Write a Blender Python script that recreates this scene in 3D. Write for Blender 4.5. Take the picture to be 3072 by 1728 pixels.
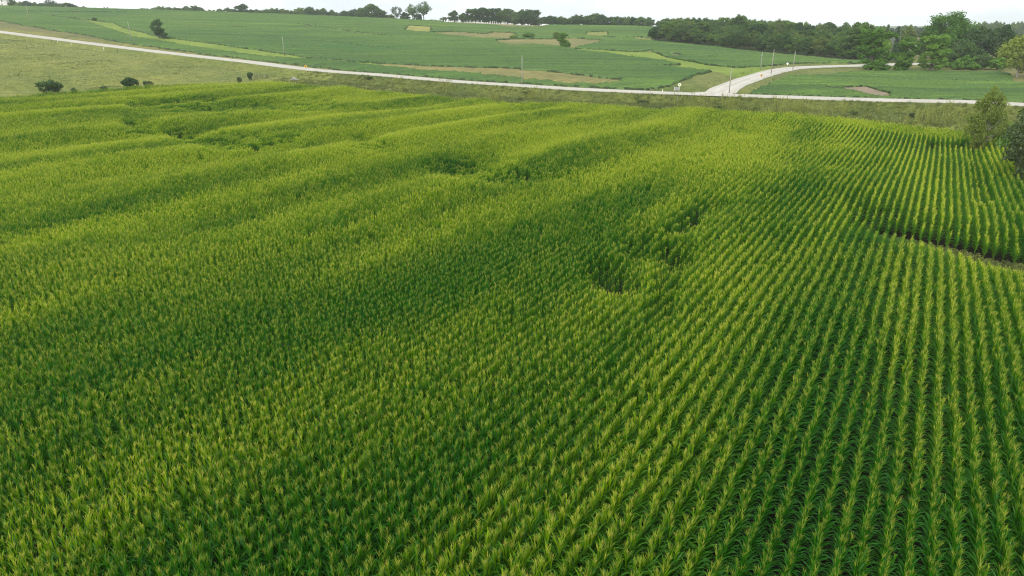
import bpy, math, random
import numpy as np

# ------------------------------------------------------------------ clear
for o in list(bpy.data.objects):
    bpy.data.objects.remove(o, do_unlink=True)
SC = bpy.context.scene
COL = SC.collection
R = math.radians
random.seed(7)
RNG = np.random.default_rng(11)

# ------------------------------------------------------------------ camera
F, CX, CY = 2050.0, 1536.0, 864.0           # drone lens in photo pixels
PITCH = R(21.1)
HC = 20.5
CP, SP = math.cos(PITCH), math.sin(PITCH)
cam = bpy.data.cameras.new('camera')
cam.sensor_fit = 'HORIZONTAL'
cam.sensor_width = 36.0
cam.lens = 36.0 * F / 3072.0
cam.clip_start = 0.1
cam.clip_end = 20000
camo = bpy.data.objects.new('camera', cam)
COL.objects.link(camo)
camo.location = (0, 0, HC)
camo.rotation_euler = (math.pi / 2 - PITCH, 0, 0)
SC.camera = camo

# ------------------------------------------------------------------ world: bright overcast
SUN_EL, SUN_AZ = R(38), R(-145)             # azimuth from +Y, clockwise
w = bpy.data.worlds.new('World')
SC.world = w
w.use_nodes = True
nt = w.node_tree
nt.nodes.clear()
out = nt.nodes.new('ShaderNodeOutputWorld')
bg1 = nt.nodes.new('ShaderNodeBackground')
bg2 = nt.nodes.new('ShaderNodeBackground')
mixw = nt.nodes.new('ShaderNodeMixShader')
sky = nt.nodes.new('ShaderNodeTexSky')
sky.sky_type = 'NISHITA'
sky.sun_disc = False
sky.sun_elevation = SUN_EL
sky.sun_rotation = SUN_AZ
sky.dust_density = 4.0
sky.air_density = 1.2
tc = nt.nodes.new('ShaderNodeTexCoord')
mpw = nt.nodes.new('ShaderNodeMapping')
mpw.inputs['Scale'].default_value = (1, 1, 3.0)
nz = nt.nodes.new('ShaderNodeTexNoise')
nz.inputs['Scale'].default_value = 2.2
nz.inputs['Detail'].default_value = 5
cr = nt.nodes.new('ShaderNodeValToRGB')
cr.color_ramp.elements[0].position = 0.36
cr.color_ramp.elements[0].color = (0.58, 0.63, 0.68, 1)
cr.color_ramp.elements[1].position = 0.60
cr.color_ramp.elements[1].color = (1.0, 1.0, 1.0, 1)
bg1.inputs['Strength'].default_value = 0.10
bg2.inputs['Strength'].default_value = 1.12
mixw.inputs[0].default_value = 0.93
nt.links.new(tc.outputs['Generated'], mpw.inputs['Vector'])
nt.links.new(mpw.outputs['Vector'], nz.inputs['Vector'])
nt.links.new(nz.outputs['Fac'], cr.inputs['Fac'])
nt.links.new(cr.outputs['Color'], bg2.inputs['Color'])
nt.links.new(sky.outputs['Color'], bg1.inputs['Color'])
nt.links.new(bg1.outputs[0], mixw.inputs[1])
nt.links.new(bg2.outputs[0], mixw.inputs[2])
nt.links.new(mixw.outputs[0], out.inputs['Surface'])

sun = bpy.data.lights.new('sun', 'SUN')
sun.energy = 1.5
sun.angle = R(14)
sun.color = (1.0, 0.96, 0.89)
suno = bpy.data.objects.new('sun', sun)
COL.objects.link(suno)
sd = (math.sin(SUN_AZ) * math.cos(SUN_EL), math.cos(SUN_AZ) * math.cos(SUN_EL), math.sin(SUN_EL))
from mathutils import Vector, Matrix, Euler
suno.rotation_euler = Vector(sd).to_track_quat('Z', 'Y').to_euler()
suno.location = (0, 0, 200)

SC.render.engine = 'CYCLES'
SC.view_settings.view_transform = 'Standard'
SC.view_settings.look = 'None'
SC.view_settings.exposure = 0.6
SC.view_settings.gamma = 1.0
SC.view_settings.use_curve_mapping = False
SC.cycles.max_bounces = 4
SC.cycles.diffuse_bounces = 2
SC.cycles.glossy_bounces = 1
SC.cycles.transmission_bounces = 2
SC.cycles.transparent_max_bounces = 6
SC.cycles.volume_bounces = 1
SC.cycles.filter_width = 1.1
SC.cycles.use_denoising = True
SC.cycles.denoiser = 'OPENIMAGEDENOISE'
SC.cycles.denoising_input_passes = 'RGB_ALBEDO_NORMAL'
SC.cycles.denoising_prefilter = 'NONE'

HAZE_DENSITY = 0.00015

# ------------------------------------------------------------------ survey: photo rays <-> world
def proj(X, Y, Z):
    zc = Y * CP - (Z - HC) * SP
    zc = np.where(np.abs(zc) < 1e-3, 1e-3, zc)
    v = (Y * SP + (Z - HC) * CP) / zc
    return CX + F * X / zc, CY - F * v, zc

def at(px, py, Y):
    v = (CY - py) / F
    zc = Y / (CP + v * SP)
    return ((px - CX) / F * zc, Y, HC + zc * (v * CP - SP))

RX, RY = math.sin(R(30.9)), math.cos(R(30.9))   # direction of the corn rows (a); q runs across them
def aq(X, Y):
    return X * RX + Y * RY, X * RY - Y * RX
def xy(a, q):
    return a * RX + q * RY, a * RY - q * RX

# ------------------------------------------------------------------ terrain (thin plate spline through survey points)
ROAD0 = np.array([110.0, 165.0])
ROADD = np.array([-RY, RX])
CP_PTS = [
    (0, -60, 0), (0, 15, 0), (-40, 40, 0), (40, 40, 0), (0, 80, 0), (-60, 90, 0), (50, 90, -.3), (-100, 130, .9), (0, 140, 0), (-60, 160, .3),
    (-127, 175, 1.7), (-104, 213, 1.4), (-84, 246, .8), (-20, 207, -1.5), (64, 141, -.6), (84, 126, -1.0), (20, 175, -1.1),
    (-200, 150, 4), (-170, 235, 5), (-230, 320, 11), (-130, 270, 4.2),
    (110, 165, 3.0), (74, 187, 2.1), (36, 209.5, 1.5), (0, 231, 1.7), (-50, 261, 3.0), (-105, 294, 5.5), (-200, 351, 11.0), (-293, 407, 17.2), (200, 111, 4), (-450, 501, 25),
    at(-500, 8, 640), at(0, 19, 650), at(400, 30, 690), at(768, 42, 700), at(1100, 55, 690), at(1400, 68, 660), at(1600, 76, 640), at(1900, 80, 600),
    at(1957, 122, 450), at(2130, 138, 420), at(2300, 158, 385), at(2450, 171, 352), at(2600, 183, 325), at(2800, 213, 282), at(3072, 225, 262), at(2900, 290, 196), at(2340, 212, 268), at(2560, 199, 303), at(2450, 240, 235),
    at(300, 95, 430), at(768, 110, 430), at(1200, 150, 370), at(1536, 160, 340), at(1700, 140, 390), at(1900, 190, 300), at(1650, 115, 480), at(1300, 100, 480),
    (260, 600, 8), (60, 760, 15), (420, 700, 6), (320, 420, 4.5), (420, 250, 3.5), (250, 60, 3),
    (0, 1500, 12), (-1200, 1500, 20), (1200, 1500, 8), (-2500, 2500, 10), (2500, 2500, 8), (0, 3200, 10), (-2500, 800, 16), (2500, 300, 6),
    (0, -1500, 0), (-1500, -500, 4), (1500, -500, 2), (-650, 330, 24), (-420, 190, 9), (-300, 0, 3), (300, -100, 1),
]
for (px, py, Y) in ((-500, 8, 640), (0, 19, 650), (400, 30, 690), (768, 42, 700), (1100, 55, 690), (1400, 68, 660), (1600, 76, 640), (1900, 80, 600)):
    X, Y, Z = at(px, py, Y)
    CP_PTS.append((X * 1.22, Y * 1.22, Z - 5.5))
_C = np.array(CP_PTS, float)
_S = 100.0
def _phi(r2):
    return 0.5 * r2 * np.log(r2 + 1e-12)
_n = len(_C)
_d2 = ((_C[:, None, :2] - _C[None, :, :2]) ** 2).sum(-1) / _S ** 2
_A = np.zeros((_n + 3, _n + 3))
_A[:_n, :_n] = _phi(_d2) + np.eye(_n) * 1e-3
_A[:_n, _n] = 1
_A[:_n, _n + 1:] = _C[:, :2] / _S
_A[_n, :_n] = 1
_A[_n + 1:, :_n] = (_C[:, :2] / _S).T
_W = np.linalg.solve(_A, np.concatenate([_C[:, 2], np.zeros(3)]))

def tps(X, Y):
    X = np.asarray(X, float); Y = np.asarray(Y, float)
    sh = X.shape
    x = X.ravel() / _S; y = Y.ravel() / _S
    z = _W[_n] + _W[_n + 1] * x + _W[_n + 2] * y
    for i in range(_n):
        z += _W[i] * _phi((x - _C[i, 0] / _S) ** 2 + (y - _C[i, 1] / _S) ** 2)
    return z.reshape(sh)

def smooth(e0, e1, x):
    t = np.clip((x - e0) / (e1 - e0), 0, 1)
    return t * t * (3 - 2 * t)

def road_td(X, Y):
    dx, dy = X - ROAD0[0], Y - ROAD0[1]
    t = dx * ROADD[0] + dy * ROADD[1]
    d = dx * RX + dy * RY               # + beyond the road
    return t, d

SIDE = [(52.0, 193.0), (60, 206), (70, 222), (84, 244), (100, 268), (113, 285), (130, 298), (152, 306), (185, 312), (230, 318), (300, 330)]
def catmull(pts, n):
    P = np.array(pts, float)
    P = np.vstack([2 * P[0] - P[1], P, 2 * P[-1] - P[-2]])
    res = []
    for i in range(1, len(P) - 2):
        for k in range(n):
            t = k / n
            a, b, c, d = P[i - 1], P[i], P[i + 1], P[i + 2]
            res.append(.5 * ((2 * b) + (c - a) * t + (2 * a - 5 * b + 4 * c - d) * t * t + (-a + 3 * b - 3 * c + d) * t ** 3))
    res.append(P[-2])
    return np.array(res)
SIDE_L = catmull(SIDE, 8)
def side_d(X, Y):
    best = np.full(np.shape(X), 1e9)
    for i in range(0, len(SIDE_L) - 1, 2):
        p = SIDE_L[i]; q = SIDE_L[min(i + 2, len(SIDE_L) - 1)]
        e = q - p
        t = np.clip(((X - p[0]) * e[0] + (Y - p[1]) * e[1]) / (e @ e), 0, 1)
        best = np.minimum(best, np.hypot(X - p[0] - t * e[0], Y - p[1] - t * e[1]))
    return best

def waves(X, Y):
    a, q = aq(X, Y)
    s = smooth(-12, -70, q) * smooth(178, 150, a) * smooth(20, 70, a)
    ph = 0.5 * np.sin(a / 31.0 + 1.0)
    return s * (0.42 * np.sin(q / 4.3 + ph) + 0.36 * np.sin(q / 2.5 + ph * 1.7 + 2.0))

def terr(X, Y):
    X = np.asarray(X, float); Y = np.asarray(Y, float)
    z = tps(X, Y)
    t, d = road_td(X, Y)
    near = np.abs(d) < 22
    if np.any(near):
        ct = tps(ROAD0[0] + ROADD[0] * t[near], ROAD0[1] + ROADD[1] * t[near]) if X.shape else tps(ROAD0[0] + ROADD[0] * t, ROAD0[1] + ROADD[1] * t)
        ad = np.abs(d[near]) if X.shape else abs(d)
        wgt = smooth(15, 6, ad)
        zz = (z[near] if X.shape else z)
        zz = zz * (1 - wgt) + (ct + 0.45) * wgt - 0.9 * np.exp(-((ad - 11.5) / 3.2) ** 2) * (1 if not X.shape else 1)
        if X.shape:
            z[near] = zz
        else:
            z = zz
    return z + waves(X, Y)

def ground_at(px, Y):
    z = 0.0
    for _ in range(6):
        zc = Y * CP - (z - HC) * SP
        X = (px - CX) / F * zc
        z = float(terr(X, Y))
    return X, Y, z

_zs = np.concatenate([np.linspace(15, 800, 1600)])
def hit(px, py):
    v = (CY - py) / F
    X = (px - CX) / F * _zs
    Y = _zs * (CP + v * SP)
    Z = HC + _zs * (v * CP - SP)
    g = terr(X, Y)
    k = np.nonzero(Z < g)[0]
    i = int(k[0]) if len(k) else len(_zs) - 1
    return float(X[i]), float(Y[i]), float(g[i])

def top_z(py, Y):
    v = (CY - py) / F
    return HC + Y * (v * CP - SP) / (CP + v * SP)

def in_poly(px, py, poly):
    P = np.array(poly, float)
    inside = np.zeros(np.shape(px), bool)
    j = len(P) - 1
    for i in range(len(P)):
        xi, yi = P[i]; xj, yj = P[j]
        c = ((yi > py) != (yj > py)) & (px < (xj - xi) * (py - yi) / ((yj - yi) if yj != yi else 1e-9) + xi)
        inside ^= c
        j = i
    return inside

def vnoise(X, Y, s, seed=0):
    """smooth value noise 0..1"""
    x = np.asarray(X) / s + 1000.0; y = np.asarray(Y) / s + 1000.0
    xi = np.floor(x).astype(np.int64); yi = np.floor(y).astype(np.int64)
    fx = x - xi; fy = y - yi
    fx = fx * fx * (3 - 2 * fx); fy = fy * fy * (3 - 2 * fy)
    def h(a, b):
        n = (a * 374761393 + b * 668265263 + seed * 974711) & 0xffffffff
        n = ((n ^ (n >> 13)) * 1274126177) & 0xffffffff
        return ((n ^ (n >> 16)) & 0xffff) / 65535.0
    return (h(xi, yi) * (1 - fx) + h(xi + 1, yi) * fx) * (1 - fy) + (h(xi, yi + 1) * (1 - fx) + h(xi + 1, yi + 1) * fx) * fy

# ------------------------------------------------------------------ mesh + tagging helpers
def tag(o, label=None, cat=None, group=None, kind=None):
    if label: o['label'] = label
    if cat: o['category'] = cat
    if group: o['group'] = group
    if kind: o['kind'] = kind
    return o

def np_mesh(name, verts, faces, mats=(), fmat=None, smooth_shade=False):
    """faces: list of (k, array (n,k))"""
    me = bpy.data.meshes.new(name)
    verts = np.asarray(verts, np.float32)
    me.vertices.add(len(verts))
    me.vertices.foreach_set('co', verts.ravel())
    loops, starts, tot = [], [], 0
    for fa in faces:
        fa = np.asarray(fa, np.int32)
        if fa.size == 0: continue
        k = fa.shape[1]
        loops.append(fa.ravel())
        starts.append(np.arange(len(fa), dtype=np.int32) * k + tot)
        tot += fa.size
    loops = np.concatenate(loops); starts = np.concatenate(starts)
    me.loops.add(len(loops)); me.loops.foreach_set('vertex_index', loops)
    me.polygons.add(len(starts)); me.polygons.foreach_set('loop_start', starts)
    for m in mats: me.materials.append(m)
    if fmat is not None: me.polygons.foreach_set('material_index', np.asarray(fmat, np.int32))
    if smooth_shade: me.polygons.foreach_set('use_smooth', np.ones(len(starts), bool))
    me.update(calc_edges=True)
    me.validate()
    return me

class MB:
    """collects polygons into one mesh"""
    def __init__(s): s.v = []; s.f = []; s.m = []
    def quad(s, pts, m=0):
        b = len(s.v); s.v += [tuple(p) for p in pts]; s.f.append(tuple(range(b, b + len(pts)))); s.m.append(m)
    def box(s, x0, y0, z0, x1, y1, z1, m=0, M=None):
        c = [(x0, y0, z0), (x1, y0, z0), (x1, y1, z0), (x0, y1, z0), (x0, y0, z1), (x1, y0, z1), (x1, y1, z1), (x0, y1, z1)]
        if M is not None: c = [tuple(M @ Vector(p)) for p in c]
        b = len(s.v); s.v += c
        for f in ((0, 3, 2, 1), (4, 5, 6, 7), (0, 1, 5, 4), (1, 2, 6, 5), (2, 3, 7, 6), (3, 0, 4, 7)):
            s.f.append(tuple(b + i for i in f)); s.m.append(m)
    def tube(s, pts, rad, n=6, m=0, cap=True):
        pts = [Vector(p) for p in pts]
        rings = []
        for i, p in enumerate(pts):
            d = (pts[min(i + 1, len(pts) - 1)] - pts[max(i - 1, 0)]).normalized()
            x = d.orthogonal().normalized(); y = d.cross(x)
            if i and rings:
                pass
            b = len(s.v)
            for k in range(n):
                a = 2 * math.pi * k / n
                s.v.append(tuple(p + (x * math.cos(a) + y * math.sin(a)) * rad[i]))
            rings.append(b)
        for i in range(len(pts) - 1):
            for k in range(n):
                k2 = (k + 1) % n
                s.f.append((rings[i] + k, rings[i] + k2, rings[i + 1] + k2, rings[i + 1] + k)); s.m.append(m)
        if cap:
            s.f.append(tuple(rings[-1] + k for k in range(n))); s.m.append(m)
            s.f.append(tuple(rings[0] + n - 1 - k for k in range(n))); s.m.append(m)
    def mesh(s, name, mats, smooth_shade=False):
        me = bpy.data.meshes.new(name)
        me.from_pydata(s.v, [], s.f)
        for m in mats: me.materials.append(m)
        me.polygons.foreach_set('material_index', s.m)
        if smooth_shade: me.polygons.foreach_set('use_smooth', [True] * len(s.f))
        me.update()
        return me

def link(name, me, parent=None, loc=None):
    o = bpy.data.objects.new(name, me)
    COL.objects.link(o)
    if parent: o.parent = parent
    if loc: o.location = loc
    return o

def empty(name, loc, rz=0.0, sc=1.0):
    o = bpy.data.objects.new(name, None)
    o.empty_display_size = 0.3
    COL.objects.link(o)
    o.location = loc
    o.rotation_euler = (0, 0, rz)
    o.scale = (sc, sc, sc) if isinstance(sc, (int, float)) else sc
    return o

# ------------------------------------------------------------------ materials
def mat(name):
    m = bpy.data.materials.new(name)
    m.use_nodes = True
    nt = m.node_tree
    nt.nodes.clear()
    return m, nt, nt.nodes.new('ShaderNodeOutputMaterial')

def nd(nt, t, **kw):
    n = nt.nodes.new('ShaderNode' + t)
    for k, v in kw.items():
        if k in n.inputs: n.inputs[k].default_value = v
        else: setattr(n, k, v)
    return n

def ramp(nt, fac, stops):
    r = nt.nodes.new('ShaderNodeValToRGB')
    e = r.color_ramp.elements
    while len(e) < len(stops): e.new(0.5)
    for k, (p, c) in enumerate(stops):
        e[k].position = p
        e[k].color = (*c, 1)
    nt.links.new(fac, r.inputs['Fac'])
    return r.outputs['Color']

def mixc(nt, fac, a, b, mode='MIX'):
    n = nt.nodes.new('ShaderNodeMix')
    n.data_type = 'RGBA'
    n.blend_type = mode
    for s, v in ((0, fac), (6, a), (7, b)):
        if hasattr(v, 'is_linked') or hasattr(v, 'node'): nt.links.new(v, n.inputs[s])
        else: n.inputs[s].default_value = v if s == 0 else (*v, 1)
    return n.outputs[2]

def noise(nt, vec, scale, detail=3, rough=.55):
    n = nd(nt, 'TexNoise', Scale=scale, Detail=detail, Roughness=rough)
    if vec is not None: nt.links.new(vec, n.inputs['Vector'])
    return n.outputs['Fac']

def plain(name, col, rough=.7, metallic=0.0, var=.15, scale=6.0):
    m, nt, out = mat(name)
    b = nd(nt, 'BsdfPrincipled', Roughness=rough, Metallic=metallic)
    tc = nd(nt, 'TexCoord')
    f = noise(nt, tc.outputs['Object'], scale, 4)
    c = ramp(nt, f, [(.3, tuple(x * (1 - var) for x in col)), (.7, tuple(min(1, x * (1 + var)) for x in col))])
    nt.links.new(c, b.inputs['Base Color'])
    nt.links.new(b.outputs[0], out.inputs['Surface'])
    return m

def leafy(name, dark, light, dry=None, transl=.3, gloss=.06, big=0.03, small=.6, dryness=.12, rand=.5, grough=.45, rows=False):
    """foliage: colour drifts over the ground (big), from leaf to leaf (small) and from plant to plant"""
    m, nt, out = mat(name)
    oi = nd(nt, 'ObjectInfo')
    ge = nd(nt, 'NewGeometry')
    loc = oi.outputs['Location']
    if rows:                                   # drifts follow the planted rows
        mp = nd(nt, 'Mapping'); mp.vector_type = 'TEXTURE'; mp.inputs['Rotation'].default_value = (0, 0, -R(30.9)); mp.inputs['Scale'].default_value = (.55, 3.2, 1)
        nt.links.new(loc, mp.inputs['Vector']); loc = mp.outputs['Vector']
    f1 = noise(nt, loc, big, 3)
    if rows:
        g1 = nd(nt, 'Math', operation='MULTIPLY_ADD'); nt.links.new(f1, g1.inputs[0]); g1.inputs[1].default_value = 2.6; g1.inputs[2].default_value = -.8
        # the stand is greener round a point in the near field and yellower farther out
        vd = nd(nt, 'VectorMath', operation='DISTANCE'); nt.links.new(oi.outputs['Location'], vd.inputs[0]); vd.inputs[1].default_value = (-5, 20, 0)
        vr = nd(nt, 'MapRange'); nt.links.new(vd.outputs['Value'], vr.inputs[0])
        for k_, v_ in ((1, 12.0), (2, 92.0), (3, -.34), (4, .15)): vr.inputs[k_].default_value = v_
        g2 = nd(nt, 'Math', operation='ADD'); nt.links.new(g1.outputs[0], g2.inputs[0]); nt.links.new(vr.outputs[0], g2.inputs[1])
        f1 = g2.outputs[0]
    f2 = noise(nt, ge.outputs['Position'], small, 2)
    ad = nd(nt, 'Math', operation='MULTIPLY_ADD'); nt.links.new(oi.outputs['Random'], ad.inputs[0]); ad.inputs[1].default_value = rand; nt.links.new(f1, ad.inputs[2])
    ad2 = nd(nt, 'Math', operation='MULTIPLY_ADD'); nt.links.new(f2, ad2.inputs[0]); ad2.inputs[1].default_value = .6; nt.links.new(ad.outputs[0], ad2.inputs[2])
    mr = nd(nt, 'MapRange'); nt.links.new(ad2.outputs[0], mr.inputs[0])
    mr.inputs[1].default_value = .8 - .35 + rand * .5 - .05 ; mr.inputs[2].default_value = .8 + .3 + rand * .5
    c = mixc(nt, mr.outputs[0], dark, light)
    if dry:
        f3 = noise(nt, ge.outputs['Position'], small * 3.1, 2)
        k = nd(nt, 'MapRange'); nt.links.new(f3, k.inputs[0]); k.inputs[1].default_value = .66 - dryness; k.inputs[2].default_value = .78 - dryness * .5
        c = mixc(nt, k.outputs[0], c, dry)
    di = nd(nt, 'BsdfDiffuse'); tr = nd(nt, 'BsdfTranslucent'); gl = nd(nt, 'BsdfGlossy', Roughness=grough)
    nt.links.new(c, di.inputs['Color'])
    tcol = mixc(nt, 1.0, c, (1.25, 1.35, .6), 'MULTIPLY')
    nt.links.new(tcol, tr.inputs['Color'])
    gl.inputs['Color'].default_value = (.9, .95, 1, 1)
    m1 = nd(nt, 'MixShader'); m1.inputs[0].default_value = transl
    nt.links.new(di.outputs[0], m1.inputs[1]); nt.links.new(tr.outputs[0], m1.inputs[2])
    m2 = nd(nt, 'MixShader'); m2.inputs[0].default_value = gloss
    nt.links.new(m1.outputs[0], m2.inputs[1]); nt.links.new(gl.outputs[0], m2.inputs[2])
    nt.links.new(m2.outputs[0], out.inputs['Surface'])
    return m

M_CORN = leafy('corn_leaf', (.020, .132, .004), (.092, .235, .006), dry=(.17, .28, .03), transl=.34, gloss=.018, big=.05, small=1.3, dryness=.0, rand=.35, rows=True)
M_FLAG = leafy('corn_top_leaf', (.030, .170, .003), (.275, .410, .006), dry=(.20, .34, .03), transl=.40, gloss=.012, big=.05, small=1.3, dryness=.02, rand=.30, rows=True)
M_STALK = leafy('corn_stalk', (.04, .12, .010), (.10, .18, .02), transl=0.0, gloss=.012, big=.05, small=1.0, rows=True)
M_TASSEL = leafy('corn_tassel', (.24, .32, .035), (.60, .585, .095), transl=.3, gloss=.01, big=.05, small=2.0, rand=.7, rows=True)
M_BARK = plain('bark', (.11, .095, .075), .9, var=.3, scale=3)
M_BARKP = plain('pale_bark', (.22, .20, .17), .9, var=.3, scale=3)

# ground: one sheet; what grows or lies bare where is stored as zone colour on the sheet
def ground_material():
    m, nt, out = mat('ground')
    b = nd(nt, 'BsdfPrincipled', Roughness=.95)
    b.inputs['Specular IOR Level'].default_value = .15
    at_ = nd(nt, 'Attribute', attribute_name='zone_colour')
    ge = nd(nt, 'NewGeometry')
    mp = nd(nt, 'Mapping'); mp.inputs['Rotation'].default_value = (0, 0, R(59)); mp.inputs['Scale'].default_value = (.35, 1, 1)
    nt.links.new(ge.outputs['Position'], mp.inputs['Vector'])
    f1 = noise(nt, ge.outputs['Position'], .035, 5, .6)
    f2 = noise(nt, ge.outputs['Position'], .32, 5, .65)
    f3 = noise(nt, mp.outputs['Vector'], 1.7, 3, .7)
    c = mixc(nt, 1.0, at_.outputs['Color'], ramp(nt, f1, [(.3, (.72, .80, .72)), (.7, (1.25, 1.15, 1.1))]), 'MULTIPLY')
    c = mixc(nt, 1.0, c, ramp(nt, f2, [(.25, (.62, .68, .62)), (.5, (1, 1, 1)), (.78, (1.45, 1.34, 1.2))]), 'MULTIPLY')
    c = mixc(nt, 1.0, c, ramp(nt, f3, [(.25, (.7, .74, .7)), (.75, (1.3, 1.26, 1.25))]), 'MULTIPLY')
    nt.links.new(c, b.inputs['Base Color'])
    bp = nd(nt, 'Bump', Strength=.6, Distance=.25)
    nt.links.new(f2, bp.inputs['Height'])
    nt.links.new(bp.outputs[0], b.inputs['Normal'])
    nt.links.new(b.outputs[0], out.inputs['Surface'])
    return m
M_GROUND = ground_material()

def soy_material():
    m, nt, out = mat('soybean_leaves')
    ge = nd(nt, 'NewGeometry')
    mp = nd(nt, 'Mapping'); mp.inputs['Rotation'].default_value = (0, 0, R(59)); mp.inputs['Scale'].default_value = (.05, 1, 1)
    nt.links.new(ge.outputs['Position'], mp.inputs['Vector'])
    f1 = noise(nt, ge.outputs['Position'], .012, 4, .55)
    f2 = noise(nt, mp.outputs['Vector'], .22, 4, .6)
    f3 = noise(nt, ge.outputs['Position'], 1.1, 3, .7)
    f4 = noise(nt, mp.outputs['Vector'], 1.1, 2, .6)
    c = ramp(nt, f1, [(.3, (.038, .110, .014)), (.72, (.086, .162, .021))])
    c = mixc(nt, 1.0, c, ramp(nt, f2, [(.3, (.66, .72, .74)), (.7, (1.32, 1.22, 1.12))]), 'MULTIPLY')
    c = mixc(nt, 1.0, c, ramp(nt, f3, [(.25, (.62, .68, .68)), (.75, (1.38, 1.3, 1.3))]), 'MULTIPLY')
    f5 = noise(nt, mp.outputs['Vector'], .06, 4, .7)
    c = mixc(nt, 1.0, c, ramp(nt, f5, [(.3, (.70, .76, .80)), (.7, (1.26, 1.18, 1.08))]), 'MULTIPLY')
    c = mixc(nt, 1.0, c, ramp(nt, f4, [(.28, (.52, .60, .60)), (.5, (1, 1, 1)), (.75, (1.28, 1.2, 1.15))]), 'MULTIPLY')
    di = nd(nt, 'BsdfDiffuse'); gl = nd(nt, 'BsdfGlossy', Roughness=.55)
    nt.links.new(c, di.inputs['Color'])
    m2 = nd(nt, 'MixShader'); m2.inputs[0].default_value = .05
    bp = nd(nt, 'Bump', Strength=.8, Distance=.3)
    nt.links.new(f3, bp.inputs['Height']); nt.links.new(bp.outputs[0], di.inputs['Normal'])
    nt.links.new(di.outputs[0], m2.inputs[1]); nt.links.new(gl.outputs[0], m2.inputs[2])
    nt.links.new(m2.outputs[0], out.inputs['Surface'])
    return m
M_SOY = soy_material()
M_SOYSHADE = plain('soybean_stem_shade', (.030, .056, .016), .9, var=.5, scale=.8)  # stem colour darkened to paint in the shade under the canopy edge

def gravel_material():
    m, nt, out = mat('pale_gravel')
    b = nd(nt, 'BsdfPrincipled', Roughness=.95)
    b.inputs['Specular IOR Level'].default_value = .1
    ge = nd(nt, 'NewGeometry')
    at_ = nd(nt, 'Attribute', attribute_name='track')
    f1 = noise(nt, ge.outputs['Position'], .15, 4)
    f2 = noise(nt, ge.outputs['Position'], 3.0, 3)
    c = ramp(nt, f1, [(.3, (.38, .36, .30)), (.7, (.46, .44, .385))])
    c = mixc(nt, 1.0, c, ramp(nt, f2, [(.2, (.88, .88, .87)), (.8, (1.1, 1.1, 1.1))]), 'MULTIPLY')
    c = mixc(nt, at_.outputs['Fac'], c, (.52, .51, .47))
    nt.links.new(c, b.inputs['Base Color'])
    nt.links.new(b.outputs[0], out.inputs['Surface'])
    return m
M_GRAVEL = gravel_material()

# ------------------------------------------------------------------ field plan (traced from the photo, in photo pixels)
S_ = 768 / 2576.0
def c1(*p): return [(x * S_, y * S_) for x, y in p]
def c2(*p): return [(768 + x * S_, y * S_) for x, y in p]
def c3(*p): return [(1536 + x * S_, y * S_) for x, y in p]
def c4(*p): return [(2304 + x * S_, y * S_) for x, y in p]

SOY_LOW = [(-700, -40), (0, 61), (89, 77.5), (179, 92), (256, 103), (373, 128), (400, 131), (507, 146), (596, 158), (768, 179), (917, 197), (1066, 212), (1215, 227), (1364, 238.5),
           (1536, 252), (1655, 261), (1792, 270), (1909, 272), (1977, 262), (2001, 256), (2049, 241), (2087, 222), (2144, 212), (2180, 200), (2238, 200), (2319, 194), (2412, 187), (2500, 186.6), (2640, 192)]
SOY_UP = [(2640, 186), (2600, 184), (2450, 171.5), (2300, 158), (2130, 139), (1957, 122), (1955, 40), (1955, -400), (-700, -400)]
SOY_HILL = SOY_LOW + SOY_UP
SOY_RIGHT = [(2242, 285), (2272, 268), (2331, 240), (2366, 227), (2440, 225), (2495, 223.6), (2518, 217.6), (2590, 213.5), (2720, 213), (3020, 216), (3031, 223), (3037, 247), (3150, 258), (3500, 275), (3500, 330),
             (3072, 309), (2900, 304), (2700, 295.5), (2500, 291), (2360, 289)]
BRIGHT, TAN, BARE, OLIVE, PALE = (.148, .215, .035), (.178, .172, .066), (.21, .175, .130), (.07, .09, .03), (.20, .215, .06)
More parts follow.
